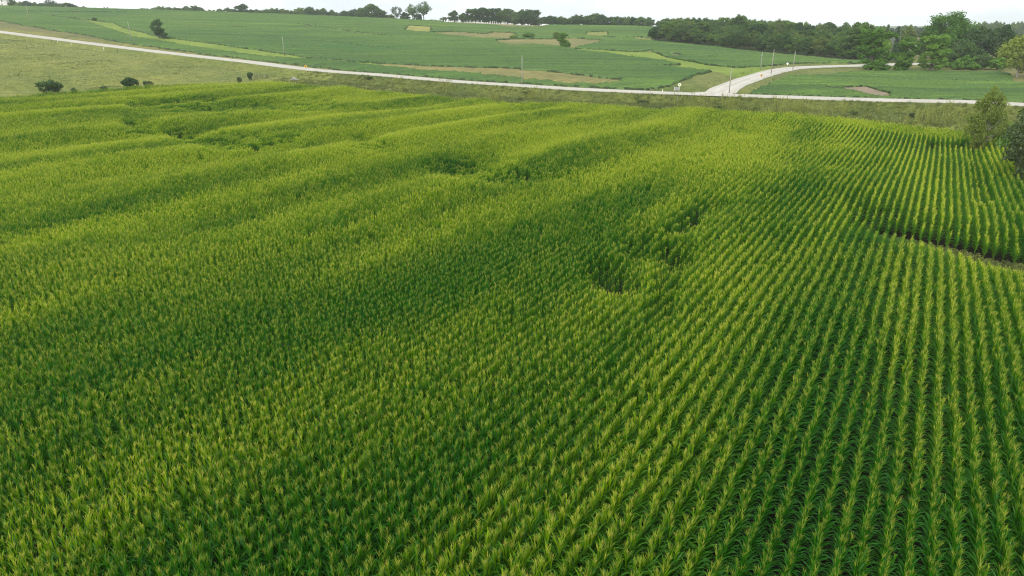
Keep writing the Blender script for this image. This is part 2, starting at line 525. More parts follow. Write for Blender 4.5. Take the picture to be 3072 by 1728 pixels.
GAPS = [
    (BRIGHT, c1((480, 148), (860, 193), (960, 205), (1150, 225), (1250, 275), (1450, 325), (1600, 365), (1750, 385), (2100, 430), (2576, 495)) + c2((500, 570), (1000, 615), (1300, 630))
             + c2((1200, 655), (700, 605), (300, 580), (0, 555)) + c1((2200, 505), (1800, 440), (1550, 395), (1350, 372), (1150, 305), (950, 243), (820, 200), (480, 156))),
    (TAN, c2((1300, 630), (1700, 655), (2100, 665), (2576, 680)) + c3((500, 720), (830, 765), (1150, 795), (1000, 832), (500, 832), (0, 772)) + c2((2100, 727), (1700, 702), (1200, 655))),
    (PALE, c1((40, 98), (500, 110), (920, 118), (1300, 116), (1300, 121), (920, 125), (500, 117), (40, 103))),
    (BRIGHT, c2((370, 228), (800, 285), (1100, 325), (1380, 357), (1380, 363), (1100, 338), (800, 298), (370, 238))),
    (PALE, c2((1530, 250), (1760, 260), (1770, 300), (1740, 325), (1490, 302))),
    (TAN, c2((1740, 318), (2000, 314), (2300, 335), (2400, 318), (2576, 322)) + c3((60, 348), (50, 388), (-100, 385)) + c2((2200, 378), (1900, 350))),
    (TAN, c2((2400, 398)) + c3((0, 388), (400, 388), (600, 378), (920, 400), (880, 422), (680, 462), (640, 482), (570, 482), (450, 462), (200, 440), (0, 452)) + c2((2450, 425))),
    (PALE, c3((760, 318), (960, 314), (972, 350), (900, 362), (735, 347))),
    (PALE, c3((915, 362), (1400, 370), (1410, 378), (1200, 378), (915, 372))),
    (PALE, c3((1200, 376), (1410, 380), (1410, 408), (1290, 398))),
    (TAN, c3((-700, 200), (-300, 215), (0, 228), (120, 222), (300, 232), (372, 244), (300, 272), (0, 268), (-350, 240), (-700, 225))),
    (BRIGHT, c3((640, 480), (900, 494), (1180, 514), (1400, 508), (1560, 568), (1800, 608), (2000, 648), (2250, 672), (2600, 655), (2600, 720), (2300, 790), (2040, 714), (1800, 690), (1430, 652), (1700, 646),
                (1500, 600), (1180, 566), (1000, 532), (640, 502))),
    (BARE, c3((1330, 512), (1400, 498), (1420, 500), (1410, 522))),
    (BARE, c3((1555, 538), (1600, 532), (1720, 545), (1660, 562))),
    (BARE, c4((590, 862), (750, 868), (990, 852), (1100, 890), (1235, 925), (1232, 972), (1050, 962), (850, 908), (600, 880))),
    (BARE, c2((900, 662), (1060, 676), (1040, 682), (930, 674))),
    (OLIVE, c2((560, 409), (660, 406), (1480, 497), (1480, 500), (660, 411), (560, 416))),
    (OLIVE, c2((1640, 385), (1990, 415), (1990, 418), (1640, 389))),
    (OLIVE, c1((2340, 268), (2480, 274), (2480, 278), (2340, 272))),
    (OLIVE, c2((1920, 254), (2000, 258), (2000, 262), (1920, 258))),
    (OLIVE, c3((1980, 568), (2100, 573), (2100, 577), (1980, 572))),
    (OLIVE, c4((1860, 800), (2420, 822), (2420, 828), (1860, 806))),
]
PASTURE = (.160, .185, .048)
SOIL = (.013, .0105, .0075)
VERGE = (.100, .122, .028)

# ------------------------------------------------------------------ corn field outline: row direction a, across q
A_END = 166.0
Q_RIGHT, Q_LEFT = 13.0, -199.0
def corn_end(q):
    return A_END - 8.5 * smooth(-30, 12, q) + 2.0 * np.sin(q / 23.0)
def in_corn(X, Y):
    a, q = aq(X, Y)
    return (q < Q_RIGHT) & (q > Q_LEFT) & (a < corn_end(q))

# ------------------------------------------------------------------ ground sheet
def spaced(lo, hi, step, out, far):
    core = np.arange(lo, hi + .1, step)
    up, x, s = [], hi, step
    while x < far[1]:
        s *= 1.22; x += s; up.append(x)
    dn, x, s = [], lo, step
    while x > far[0]:
        s *= 1.22; x -= s; dn.append(x)
    return np.array(dn[::-1] + list(core) + up)
gx = spaced(-420, 260, 2.0, None, (-4200, 4200))
gy = spaced(0, 480, 2.0, None, (-2500, 5200))
GX, GY = np.meshgrid(gx, gy)
GZ = terr(GX, GY)
nx, ny = len(gx), len(gy)
gv = np.stack([GX.ravel(), GY.ravel(), GZ.ravel()], 1)
ii = np.arange(nx * ny).reshape(ny, nx)
gf = np.stack([ii[:-1, :-1].ravel(), ii[:-1, 1:].ravel(), ii[1:, 1:].ravel(), ii[1:, :-1].ravel()], 1)
gm = np_mesh('ground', gv, [gf], [M_GROUND], smooth_shade=True)
gpx, gpy, gzc = proj(gv[:, 0], gv[:, 1], gv[:, 2])
zone = np.empty((len(gv), 4), np.float32); zone[:] = (*PASTURE, 1)
gt, gd = road_td(gv[:, 0], gv[:, 1])
ga, gq = aq(gv[:, 0], gv[:, 1])
beyond = gd > 5
zone[beyond, :3] = (.135, .14, .05)
vis = (gzc > 10) & (gv[:, 1] < 800)
zone[(np.abs(gd) < 26) & (gq > -190), :3] = VERGE
zone[(gd > 4) & (gd < 16), :3] = (.17, .175, .056)
zone[(gd > 6) & (side_d(gv[:, 0], gv[:, 1]) < 26), :3] = (.13, .155, .045)
for colr, poly in GAPS:
    k = in_poly(gpx, gpy, poly) & vis & beyond
    zone[k, :3] = colr
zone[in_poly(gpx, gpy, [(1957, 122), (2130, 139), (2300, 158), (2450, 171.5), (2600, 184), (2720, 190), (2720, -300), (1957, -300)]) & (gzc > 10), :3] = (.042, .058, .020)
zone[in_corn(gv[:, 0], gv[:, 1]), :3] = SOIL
far_ = gv[:, 1] > 800
zone[far_, :3] = (.07, .11, .035)
at_ = gm.attributes.new('zone_colour', 'FLOAT_COLOR', 'POINT')
at_.data.foreach_set('color', zone.ravel())
tag(link('ground', gm), 'rolling ground of grass, pasture and soil under the fields', 'ground', kind='structure')

# ------------------------------------------------------------------ gravel roads
def road_sheet(name, line, half, lift, label, n=8):
    line = np.asarray(line, float)
    tan = np.gradient(line, axis=0)
    tan /= np.linalg.norm(tan, axis=1)[:, None]
    nor = np.stack([-tan[:, 1], tan[:, 0]], 1)
    half = np.asarray(half, float) * np.ones(len(line))
    V, T = [], []
    for i in range(len(line)):
        for k in range(n + 1):
            s = -1 + 2 * k / n
            hw = half[i]
            if k in (0, n): hw += 0.5 * (vnoise(line[i, 0] + k, line[i, 1], 5.0, 3) - .5) + .35 * (vnoise(line[i, 0], line[i, 1] + 7 * k, 1.7, 5) - .5)
            p = line[i] + nor[i] * s * hw
            V.append((p[0], p[1], 0))
            T.append(max(0, 1 - abs(abs(s) - .38) / .16))
    V = np.array(V)
    V[:, 2] = terr(V[:, 0], V[:, 1]) + lift
    sarr = np.tile(np.abs(np.linspace(-1, 1, n + 1)), len(line))
    V[:, 2] -= .12 * (sarr > .99)
    idx = np.arange(len(V)).reshape(len(line), n + 1)
    fa = np.stack([idx[:-1, :-1].ravel(), idx[:-1, 1:].ravel(), idx[1:, 1:].ravel(), idx[1:, :-1].ravel()], 1)
    me = np_mesh(name, V, [fa], [M_GRAVEL], smooth_shade=True)
    a = me.attributes.new('track', 'FLOAT', 'POINT')
    a.data.foreach_set('value', np.array(T, np.float32))
    o = link(name, me)
    return tag(o, label, 'road', kind='structure')
ts = np.arange(-160, 760, 2.0)
road_sheet('gravel_road', ROAD0 + ROADD * ts[:, None], 4.2, .13, 'long straight pale gravel road crossing the whole scene')
sl = SIDE_L
dist = np.concatenate([[0], np.cumsum(np.linalg.norm(np.diff(sl, axis=0), axis=1))])
road_sheet('side_road', sl, 3.9 + 6.8 * np.exp(-dist / 7.5), .22, 'pale gravel side road branching off and bending behind the trees', n=12)

# ------------------------------------------------------------------ soybeans: raised leafy canopy with real edges and gaps
def soy_field(name, poly, cell, X0, X1, Y0, Y1, label, h=.75, ymax=1e9):
    aa, q0 = [], []
    cx = [aq(x, y) for x in (X0, X1) for y in (Y0, Y1)]
    a0, a1 = min(c[0] for c in cx), max(c[0] for c in cx)
    b0, b1 = min(c[1] for c in cx), max(c[1] for c in cx)
    na, nb = int((a1 - a0) / cell), int((b1 - b0) / cell)
    A, B = np.meshgrid(a0 + np.arange(na + 1) * cell, b0 + np.arange(nb + 1) * cell, indexing='ij')
    X, Y = xy(A, B)
    keep = (X > X0) & (X < X1) & (Y > Y0) & (Y < Y1)
    Z = np.zeros_like(X)
    Z[keep] = terr(X[keep], Y[keep])
    # cells
    Xc = (X[:-1, :-1] + X[1:, 1:]) / 2; Yc = (Y[:-1, :-1] + Y[1:, 1:]) / 2; Zc = (Z[:-1, :-1] + Z[1:, 1:]) / 2
    ok = keep[:-1, :-1] & keep[1:, 1:] & keep[1:, :-1] & keep[:-1, 1:]
    px, py, zc = proj(Xc, Yc, Zc + .45)
    wob = (vnoise(Xc, Yc, 9, 2) - .5) * 2.4 + (vnoise(Xc, Yc, 2.5, 12) - .5) * 1.4
    ok &= (px > -160) & (px < 3230) & (Yc < ymax)
    ok &= in_poly(px, py + wob, poly)
    for colr, g in GAPS:
        x0 = min(p[0] for p in g); x1 = max(p[0] for p in g)
        sel = ok & (px > x0 - 3) & (px < x1 + 3)
        if sel.any():
            k = np.zeros_like(ok); k[sel] = in_poly(px[sel], (py + wob * .6)[sel], g)
            ok &= ~k
    t, d = road_td(Xc, Yc)
    ok &= d > 8.5
    ok &= side_d(Xc, Yc) > 8
    idx = -np.ones(X.shape, np.int64)
    used = np.zeros(X.shape, bool)
    used[:-1, :-1] |= ok; used[1:, :-1] |= ok; used[1:, 1:] |= ok; used[:-1, 1:] |= ok
    idx[used] = np.arange(used.sum())
    nv = int(used.sum())
    hh = h * (.86 + .3 * vnoise(X, Y, 14, 8)) + RNG.uniform(-.24, .24, X.shape)
    top = np.stack([X[used] + RNG.uniform(-.2, .2, nv) * cell, Y[used] + RNG.uniform(-.2, .2, nv) * cell, (Z + hh)[used]], 1)
    cnt = np.zeros(X.shape, int)
    cnt[:-1, :-1] += ok; cnt[1:, :-1] += ok; cnt[1:, 1:] += ok; cnt[:-1, 1:] += ok
    rim = (cnt < 4)[used]                          # ragged rim of smaller plants
    top[rim, 2] -= RNG.uniform(0, .55, rim.sum()) * h
    bot = top.copy(); bot[:, 2] = Z[used] - .1
    i, j = np.nonzero(ok)
    f_top = np.stack([idx[i, j], idx[i, j + 1], idx[i + 1, j + 1], idx[i + 1, j]], 1)[:, ::-1]
    pad = np.zeros((ok.shape[0] + 2, ok.shape[1] + 2), bool); pad[1:-1, 1:-1] = ok
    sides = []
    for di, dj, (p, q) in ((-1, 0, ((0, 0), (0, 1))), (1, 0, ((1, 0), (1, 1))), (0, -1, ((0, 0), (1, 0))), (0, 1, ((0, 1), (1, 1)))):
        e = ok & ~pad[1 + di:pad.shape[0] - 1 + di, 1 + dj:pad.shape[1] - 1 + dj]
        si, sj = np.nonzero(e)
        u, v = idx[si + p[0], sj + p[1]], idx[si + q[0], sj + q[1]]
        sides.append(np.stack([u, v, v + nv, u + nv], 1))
    me = np_mesh(name, np.vstack([top, bot]), [f_top, np.vstack(sides)], [M_SOY, M_SOYSHADE], [0] * len(f_top) + list(RNG.integers(0, 5, sum(len(x) for x in sides)) > 1))
    return tag(link(name, me), label, 'soybeans', kind='stuff')
soy_field('soybean_crop', SOY_HILL, 1.3, -640, 260, 205, 730, 'dark green soybeans covering the long hill beyond the road')
soy_field('soybean_crop', SOY_RIGHT, .76, 55, 330, 130, 330, 'soybeans with a bare reddish patch between the two roads and the trees', h=.68)

# ------------------------------------------------------------------ instanced stuff
def instancer(name, pts, rot, scl, idx, protos, label, cat):
    """one object of kind stuff: a scatter of PROTO meshes on the points"""
    coln = bpy.data.collections.new(name + '_kinds')
    for k, me in enumerate(protos):
        o = bpy.data.objects.new('%s_kind_%02d' % (name, k), me)
        coln.objects.link(o)
    me = bpy.data.meshes.new(name)
    me.vertices.add(len(pts))
    me.vertices.foreach_set('co', np.asarray(pts, np.float32).ravel())
    for nm, ty, arr, key in (('rot', 'FLOAT_VECTOR', rot, 'vector'), ('scl', 'FLOAT_VECTOR', scl, 'vector')):
        a = me.attributes.new(nm, ty, 'POINT'); a.data.foreach_set(key, np.asarray(arr, np.float32).ravel())
    a = me.attributes.new('idx', 'INT', 'POINT'); a.data.foreach_set('value', np.asarray(idx, np.int32))
    o = link(name, me)
    g = bpy.data.node_groups.new(name, 'GeometryNodeTree')
    g.interface.new_socket('Geometry', in_out='INPUT', socket_type='NodeSocketGeometry')
    g.interface.new_socket('Geometry', in_out='OUTPUT', socket_type='NodeSocketGeometry')
    N = g.nodes.new
    gi, go = N('NodeGroupInput'), N('NodeGroupOutput')
    ci = N('GeometryNodeCollectionInfo'); ci.inputs['Collection'].default_value = coln
    ci.inputs['Separate Children'].default_value = True; ci.inputs['Reset Children'].default_value = True
    iop = N('GeometryNodeInstanceOnPoints'); iop.inputs['Pick Instance'].default_value = True
    def na(nm, ty):
        n = N('GeometryNodeInputNamedAttribute'); n.data_type = ty; n.inputs['Name'].default_value = nm
        return n.outputs['Attribute']
    er = N('FunctionNodeEulerToRotation')
    L = g.links.new
    L(gi.outputs[0], iop.inputs['Points']); L(ci.outputs[0], iop.inputs['Instance'])
    L(na('idx', 'INT'), iop.inputs['Instance Index'])
    L(na('rot', 'FLOAT_VECTOR'), er.inputs[0]); L(er.outputs[0], iop.inputs['Rotation'])
    L(na('scl', 'FLOAT_VECTOR'), iop.inputs['Scale'])
    L(iop.outputs[0], go.inputs[0])
    md = o.modifiers.new('scatter', 'NODES'); md.node_group = g
    return tag(o, label, cat, kind='stuff')

# ------------------------------------------------------------------ corn plants
def leaf_strip(base, az, L, th0, th1, wid, rs, n=6):
    """arching leaf: V-folded strip; returns verts (n+1)*3"""
    V = []
    p = np.array(base, float)
    d2 = np.array([math.cos(az), math.sin(az)])
    s2 = np.array([-d2[1], d2[0]])
    tw = rs.uniform(-.5, .5)
    for i in range(n + 1):
        t = i / n
        th = th0 + (th1 - th0) * t ** 1.6
        wv = wid * (0.55 + 1.8 * t) if t < .25 else wid * (1 - ((t - .25) / .75) ** 2.2)
        wv = max(wv, .002)
        up = math.cos(th)
        nrm = np.array([d2[0] * -up, d2[1] * -up, math.sin(th)])
        fold = .35
        side = np.array([s2[0], s2[1], 0.0]) * math.cos(tw * t) + nrm * math.sin(tw * t)
        V += [p + side * wv * .5 + nrm * wv * fold * .5, p.copy(), p - side * wv * .5 + nrm * wv * fold * .5]
        st = L / n
        p = p + np.array([d2[0] * math.sin(th) * st, d2[1] * math.sin(th) * st, math.cos(th) * st])
    Fc = []
    for i in range(n):
        for k in range(2):
            b = i * 3 + k
            Fc.append((b, b + 1, b + 4, b + 3))
    return np.array(V), np.array(Fc)

def corn_parts(seed, nleaf=10):
    rs = random.Random(seed)
    H = 2.02 * rs.uniform(.95, 1.05)
    lean = (rs.uniform(-.05, .05), rs.uniform(-.05, .05))
    def spine(z):
        return np.array([lean[0] * (z / H) ** 2, lean[1] * (z / H) ** 2, z])
    sv, sf = [], []
    n = 5
    zs = [0, .7, 1.4, H]
    for i, z in enumerate(zs):
        r = [.016, .014, .010, .005][i]
        c = spine(z)
        for k in range(n):
            a = 2 * math.pi * k / n
            sv.append(c + np.array([r * math.cos(a), r * math.sin(a), 0]))
    for i in range(len(zs) - 1):
        for k in range(n):
            k2 = (k + 1) % n
            sf.append((i * n + k, i * n + k2, (i + 1) * n + k2, (i + 1) * n + k))
    leaves = []
    az0 = rs.gauss(0, .7)
    for i in range(nleaf):
        t = i / (nleaf - 1)
        z = .42 + (H - .55) * t
        L = (.50 + .32 * math.sin(math.pi * min(1, .18 + .72 * t))) * rs.uniform(.85, 1.15)
        if t > .85: L *= .9
        az = az0 + (math.pi if i % 2 else 0) + rs.gauss(0, .35)
        th0 = R(rs.uniform(12, 26) - 8 * t)
        th1 = R(rs.uniform(95, 160) - rs.uniform(45, 80) * t ** 1.5)
        if i >= nleaf - 3:
            th0, th1 = R(rs.uniform(3, 15)), R(rs.uniform(14, 70))
            az += rs.gauss(0, .7)
        leaves.append(leaf_strip(spine(z), az, L, th0, th1, (.076 if i < nleaf - 3 else .054) * rs.uniform(.85, 1.15), rs))
    # tassel: central spike and side branches, thin three-sided
    tv, tf = [], []
    def spike(p0, d, L, r):
        d = np.array(d) / np.linalg.norm(d)
        x = np.cross(d, [.31, .77, .2]); x /= np.linalg.norm(x); y = np.cross(d, x)
        b = len(tv)
        mid = p0 + d * L * .5
        for c, rr in ((p0, r * .6), (mid, r)):
            for k in range(3):
                a = 2 * math.pi * k / 3
                tv.append(c + (x * math.cos(a) + y * math.sin(a)) * rr)
        tv.append(p0 + d * L + np.array([0, 0, -.02]))
        for k in range(3):
            k2 = (k + 1) % 3
            tf.append((b + k, b + k2, b + 3 + k2, b + 3 + k))
            tf.append((b + 3 + k, b + 3 + k2, b + 6, b + 6))
    tip = spine(H)
    spike(tip - [0, 0, .05], (lean[0], lean[1], 1), .40, .0065)
    for k in range(rs.randint(7, 10)):
        a = rs.uniform(0, 2 * math.pi)
        e = rs.uniform(.08, .65)
        spike(tip + np.array([0, 0, rs.uniform(0, .14)]), (math.cos(a) * e, math.sin(a) * e, 1), rs.uniform(.22, .38), .0052)
    tq = [f for f in tf if f[2] != f[3]]; tt = [f[:3] for f in tf if f[2] == f[3]]
    return (np.array(sv), np.array(sf)), leaves, (np.array(tv), np.array(tq), np.array(tt))

NV = 22
PARTS = [corn_parts(100 + k) for k in range(NV)]
def merged(parts_list, offs):
    V, Q, T, mq, mt_, n = [], [], [], [], [], 0
    for (st, lv, ta), off, rz, sc in offs:
        M = np.array([[math.cos(rz), -math.sin(rz), 0], [math.sin(rz), math.cos(rz), 0], [0, 0, 1]])
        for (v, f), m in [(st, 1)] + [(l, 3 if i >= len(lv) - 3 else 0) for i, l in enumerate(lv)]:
            V.append((v @ M.T) * sc + off); Q.append(f + n); mq += [m] * len(f); n += len(v)
        v, fq, ft = ta
        V.append((v @ M.T) * sc + off); Q.append(fq + n); mq += [2] * len(fq); T.append(ft + n); mt_ += [2] * len(ft); n += len(v)
    return np_mesh('corn', np.vstack(V), [np.vstack(Q), np.vstack(T)], [M_CORN, M_STALK, M_TASSEL, M_FLAG], mq + mt_)
single_meshes = [merged(None, [(PARTS[k], np.zeros(3), 0.0, 1.0)]) for k in range(NV)]
seg_meshes = []
for k in range(10):
    rs = random.Random(500 + k)
    offs = []
    for j in range(6):
        offs.append((PARTS[rs.randrange(NV)], np.array([rs.uniform(-.04, .04), -.5 + .17 * j + rs.uniform(-.03, .03), 0]), rs.choice((0, math.pi)) + rs.gauss(0, .25), rs.uniform(.9, 1.08)))
    seg_meshes.append(merged(None, offs))

NO_CORN = [   # bare wash crossing the rows on the right, and one skipped patch (base of the plants, photo pixels)
    [(2610, 712), (2720, 729), (2800, 743), (2880, 761), (2960, 781), (3072, 803), (3300, 846), (3300, 890), (3072, 838), (2960, 813), (2880, 792), (2800, 772), (2720, 752), (2620, 729)],
    [(2770, 452), (2905, 457), (2908, 470), (2770, 465)],
]
POOR_CORN = [  # short, thin stands in wet hollows and skips
    [(1884, 785), (1932, 788), (1930, 842), (1890, 838)], [(1965, 800), (2062, 806), (2068, 862), (1980, 854)], [(1755, 858), (1893, 882), (1900, 938), (1765, 912)], [(1996, 885), (2022, 885), (1972, 1046), (1942, 1052)],
    [(2006, 745), (2018, 724), (2150, 644), (2170, 650), (2026, 772)],
    [(380, 328), (660, 318), (770, 345), (700, 366), (400, 356)], [(375, 384), (470, 392), (470, 436), (380, 426)], [(500, 405), (640, 432), (770, 444), (900, 432), (900, 462), (770, 484), (620, 474), (520, 448)],
    [(720, 330), (1000, 322), (1000, 350), (760, 362)], [(1290, 512), (1440, 528), (1610, 536), (1610, 588), (1420, 584), (1300, 556)], [(1470, 306), (1640, 310), (1640, 334), (1480, 330)],
    [(1060, 455), (1180, 462), (1180, 492), (1070, 486)], [(2908, 400), (2924, 400), (2950, 660), (2914, 660)], [(2540, 674), (2640, 692), (2640, 748), (2550, 718)], [(2610, 705), (2960, 770), (3300, 840), (3300, 935), (2960, 848), (2600, 740)],
]
def soft_in(px, py, poly, rx, ry):
    '''share of a small window round each plant that lies in the outline'''
    P = np.array(poly)
    sel = (px > P[:, 0].min() - 2 * rx) & (px < P[:, 0].max() + 2 * rx) & (py > P[:, 1].min() - 2 * ry) & (py < P[:, 1].max() + 2 * ry)
    f = np.zeros(len(px))
    if sel.any():
        a, b = px[sel], py[sel]
        acc = np.zeros(len(a))
        for dx in (-1, -.4, .4, 1):
            for dy in (-1, -.4, .4, 1):
                acc += in_poly(a + dx * rx, b + dy * ry, poly)
        f[sel] = acc / 16
    return f
def corn_layout(step):
    """plant positions on the rows, plus the end rows along the headland"""
    q = np.arange(math.floor(Q_LEFT / .762), math.floor(Q_RIGHT / .762) + 1) * .762
    a = np.arange(4.0, A_END + 4, step)
    A, Q = np.meshgrid(a, q)
    keep = A < corn_end(Q) - 7.0
    A1, Q1 = A[keep], Q[keep]
    rz1 = np.zeros(len(A1))
    ae = np.arange(0, 7.0, .762)
    qe = np.arange(Q_LEFT, Q_RIGHT, step)
    E, QE = np.meshgrid(ae, qe)
    A2 = corn_end(QE) - E
    A = np.concatenate([A1, A2.ravel()]); Q = np.concatenate([Q1, QE.ravel()])
    rz = np.concatenate([rz1, np.full(E.size, math.pi / 2)])
    n = len(A)
    A = A + RNG.uniform(-.04, .04, n); Q = Q + RNG.normal(0, .025, n) + .10 * np.sin(A / 17.0) 
    X, Y = xy(A, Q)
    # rough cull by camera, then exact
    zc = Y * CP + HC * SP
    px = CX + F * X / zc
    k = (px > -160) & (px < 3260) & (Y > 12)
    X, Y, A, Q, rz = X[k], Y[k], A[k], Q[k], rz[k]
    Z = terr(X, Y)
    px, py, zc = proj(X, Y, Z)
    pt = proj(X, Y, Z + 2.3)[1]
    k = (pt < 1780)
    jx, jy = px + 22 * (vnoise(X, Y, 2.2, 61) - .5), py + 16 * (vnoise(X, Y, 2.6, 62) - .5)
    for poly in NO_CORN: k &= ~in_poly(jx, jy, poly)
    sc = .90 + .22 * vnoise(X, Y, 11, 4) + .05 * vnoise(X, Y, 2.4, 9) - .03
    thin = RNG.uniform(0, 1, len(X))
    for n_, poly in enumerate(POOR_CORN):
        hs, ts_ = (.55, .6) if n_ < 5 else (.38, .34)
        r = np.interp(py.mean() if False else np.mean([p[1] for p in poly]), [300, 900], [8, 26])
        fr = soft_in(jx, jy, poly, r * 1.2, r)
        sc = sc * (1 - fr * (hs + .2 * vnoise(X, Y, 3, 3)))
        k &= ~(thin < ts_ * fr)
    k &= thin > .015
    sc = sc * (RNG.uniform(.95, 1.04, len(X)) if step < .5 else RNG.uniform(.95, 1.05, len(X)))
    return [v[k] for v in (X, Y, Z, rz, sc, zc, px, py, pt)]

NEAR = 62.0
row_rot = -R(30.9)                          # local +Y lies along the row
X, Y, Z, rz, sc, zc, px, py, pt = corn_layout(.14)
k = zc < NEAR
X, Y, Z, rz, sc, zc, px, py, pt = [v[k] for v in (X, Y, Z, rz, sc, zc, px, py, pt)]
flip = RNG.integers(0, 2, len(X)) * math.pi
rot = np.stack([RNG.normal(0, .045, len(X)), RNG.normal(0, .045, len(X)), row_rot + rz + flip + RNG.normal(0, .18, len(X))], 1)
kind = RNG.integers(0, NV, len(X))
pmid = proj(X, Y, Z + 1.5)
cand = np.nonzero((pmid[1] < 1722) & (pmid[0] > 6) & (pmid[0] < 3066))[0]
best = cand[np.argsort(zc[cand])][:300]
rest = np.ones(len(X), bool); rest[best] = False
# the 300 nearest plants as things of their own
pm = []
for st, lv, ta in PARTS:
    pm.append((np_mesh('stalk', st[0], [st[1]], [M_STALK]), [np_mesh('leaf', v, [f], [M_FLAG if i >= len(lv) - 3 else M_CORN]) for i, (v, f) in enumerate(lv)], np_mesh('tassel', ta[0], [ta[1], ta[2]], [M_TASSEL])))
for i in best:
    e = empty('corn_plant', (X[i], Y[i], Z[i]), 0, 1.0)
    e.rotation_euler = rot[i]
    s = float(sc[i]); e.scale = (s, s, s)
    tag(e, 'tasselled green corn plant in the front strip along the bottom edge of the photo', 'corn plant', 'nearest corn plants of the field')
    s_, l_, t_ = pm[kind[i]]
    link('stalk', s_, e); link('tassel', t_, e)
    for m_ in l_: link('leaf', m_, e)
pts1 = np.stack([X, Y, Z], 1)[rest]; rot1 = rot[rest]; sc1 = np.repeat(sc[rest][:, None], 3, 1); id1 = kind[rest]
X, Y, Z, rz, sc, zc, px, py, pt = corn_layout(1.02)
k = zc >= NEAR
X, Y, Z, rz, sc, zc = [v[k] for v in (X, Y, Z, rz, sc, zc)]
flip = RNG.integers(0, 2, len(X)) * math.pi
rot2 = np.stack([RNG.normal(0, .02, len(X)), RNG.normal(0, .02, len(X)), row_rot + rz + flip], 1)
pts2 = np.stack([X, Y, Z], 1)
sc2 = np.stack([np.ones(len(X)), np.ones(len(X)), sc], 1)
id2 = RNG.integers(0, 10, len(X)) + NV
instancer('corn_crop', np.vstack([pts1, pts2]), np.vstack([rot1, rot2]), np.vstack([sc1, sc2]), np.concatenate([id1, id2]), single_meshes + seg_meshes,
          'vast field of tasselled green corn in straight rows filling the foreground', 'corn')
print('corn instances', len(pts1), len(pts2))

# ------------------------------------------------------------------ grass and weeds on the verges, ditch and pasture
M_GRASS = leafy('verge_grass', (.078, .112, .018), (.165, .192, .042), dry=(.23, .22, .07), transl=.25, gloss=.03, big=.05, small=.5, dryness=.04, rand=.5)
M_WEED = leafy('ditch_weeds', (.06, .095, .02), (.15, .17, .035), transl=.25, gloss=.03, big=.07, small=.6, rand=.6)
M_STEM = leafy('weed_stems', (.17, .22, .04), (.26, .28, .07), transl=.2, gloss=.02, rand=.6)
def tuft(seed, n, h, spread, wid, m):
    rs = random.Random(seed)
    V, T = [], []
    for i in range(n):
        a = rs.uniform(0, 6.283); r = spread * math.sqrt(rs.random())
        x, y = r * math.cos(a), r * math.sin(a)
        b = rs.uniform(0, 6.283); hh = h * rs.uniform(.55, 1.1); bend = rs.uniform(.1, .5) * hh
        dx, dy = math.cos(b), math.sin(b)
        k = len(V)
        V += [(x - dy * wid, y + dx * wid, 0), (x + dy * wid, y - dx * wid, 0), (x + dx * bend * .4 + dy * wid * .7, y + dy * bend * .4 - dx * wid * .7, hh * .6),
              (x + dx * bend * .4 - dy * wid * .7, y + dy * bend * .4 + dx * wid * .7, hh * .6), (x + dx * bend, y + dy * bend, hh)]
        T += [(k, k + 1, k + 2), (k, k + 2, k + 3), (k + 3, k + 2, k + 4)]
    return np_mesh('tuft', V, [np.array(T)], [m])
def weedclump(seed):
    rs = np.random.default_rng(seed)
    n = 90
    d = rs.normal(size=(n, 3)); d /= np.linalg.norm(d, axis=1)[:, None]; d[:, 2] = np.abs(d[:, 2])
    c = d * rs.uniform(.4, 1, (n, 1)) ** .6 * np.array([.75, .75, .85])
    return leaf_mesh('weed', c, d, .16, rs, M_WEED)
def leaf_mesh(name, C, N, size, rs, m, up=.35, elong=1.5):
    """leaf-sized quads at C, facing roughly N"""
    n = len(C)
    nn = N + rs.normal(0, .75, (n, 3)) + np.array([0, 0, up])
    nn /= np.linalg.norm(nn, axis=1)[:, None]
    t = np.cross(nn, rs.normal(size=(n, 3))); t /= np.linalg.norm(t, axis=1)[:, None]
    b = np.cross(nn, t)
    s = size * rs.uniform(.6, 1.25, (n, 1))
    t = t * s * elong * .5; b = b * s * .5
    V = np.stack([C - t, C - b + nn * s * .12, C + t, C + b + nn * s * .12], 1).reshape(-1, 3)
    Fq = np.arange(4 * n).reshape(n, 4)
    return np_mesh(name, V, [Fq], [m])

def tall_stem(seed):
    rs = random.Random(seed)
    mb = MB()
    for i in range(rs.randint(2, 4)):
        x, y = rs.uniform(-.35, .35), rs.uniform(-.35, .35)
        h = rs.uniform(1.4, 2.5)
        lx, ly = rs.uniform(-.15, .15), rs.uniform(-.15, .15)
        mb.tube([(x, y, 0), (x + lx * .4, y + ly * .4, h * .6), (x + lx, y + ly, h)], [.028, .028, .03], 4)
        for k in range(4):
            z = h * (.3 + .15 * k); a = rs.uniform(0, 6.28)
            mb.quad([(x, y, z), (x + .2 * math.cos(a), y + .2 * math.sin(a), z + .15), (x + .32 * math.cos(a + .2), y + .32 * math.sin(a + .2), z + .05)])
    return mb.mesh('stem', [M_STEM])
g_protos = [tuft(k, 34, .62, .38, .018, M_GRASS) for k in range(4)] + [weedclump(40 + k) for k in range(3)] + [tall_stem(60 + k) for k in range(4)]
def scatter(n, x0, x1, y0, y1):
    return RNG.uniform(x0, x1, n), RNG.uniform(y0, y1, n)
GP, GS, GI = [], [], []
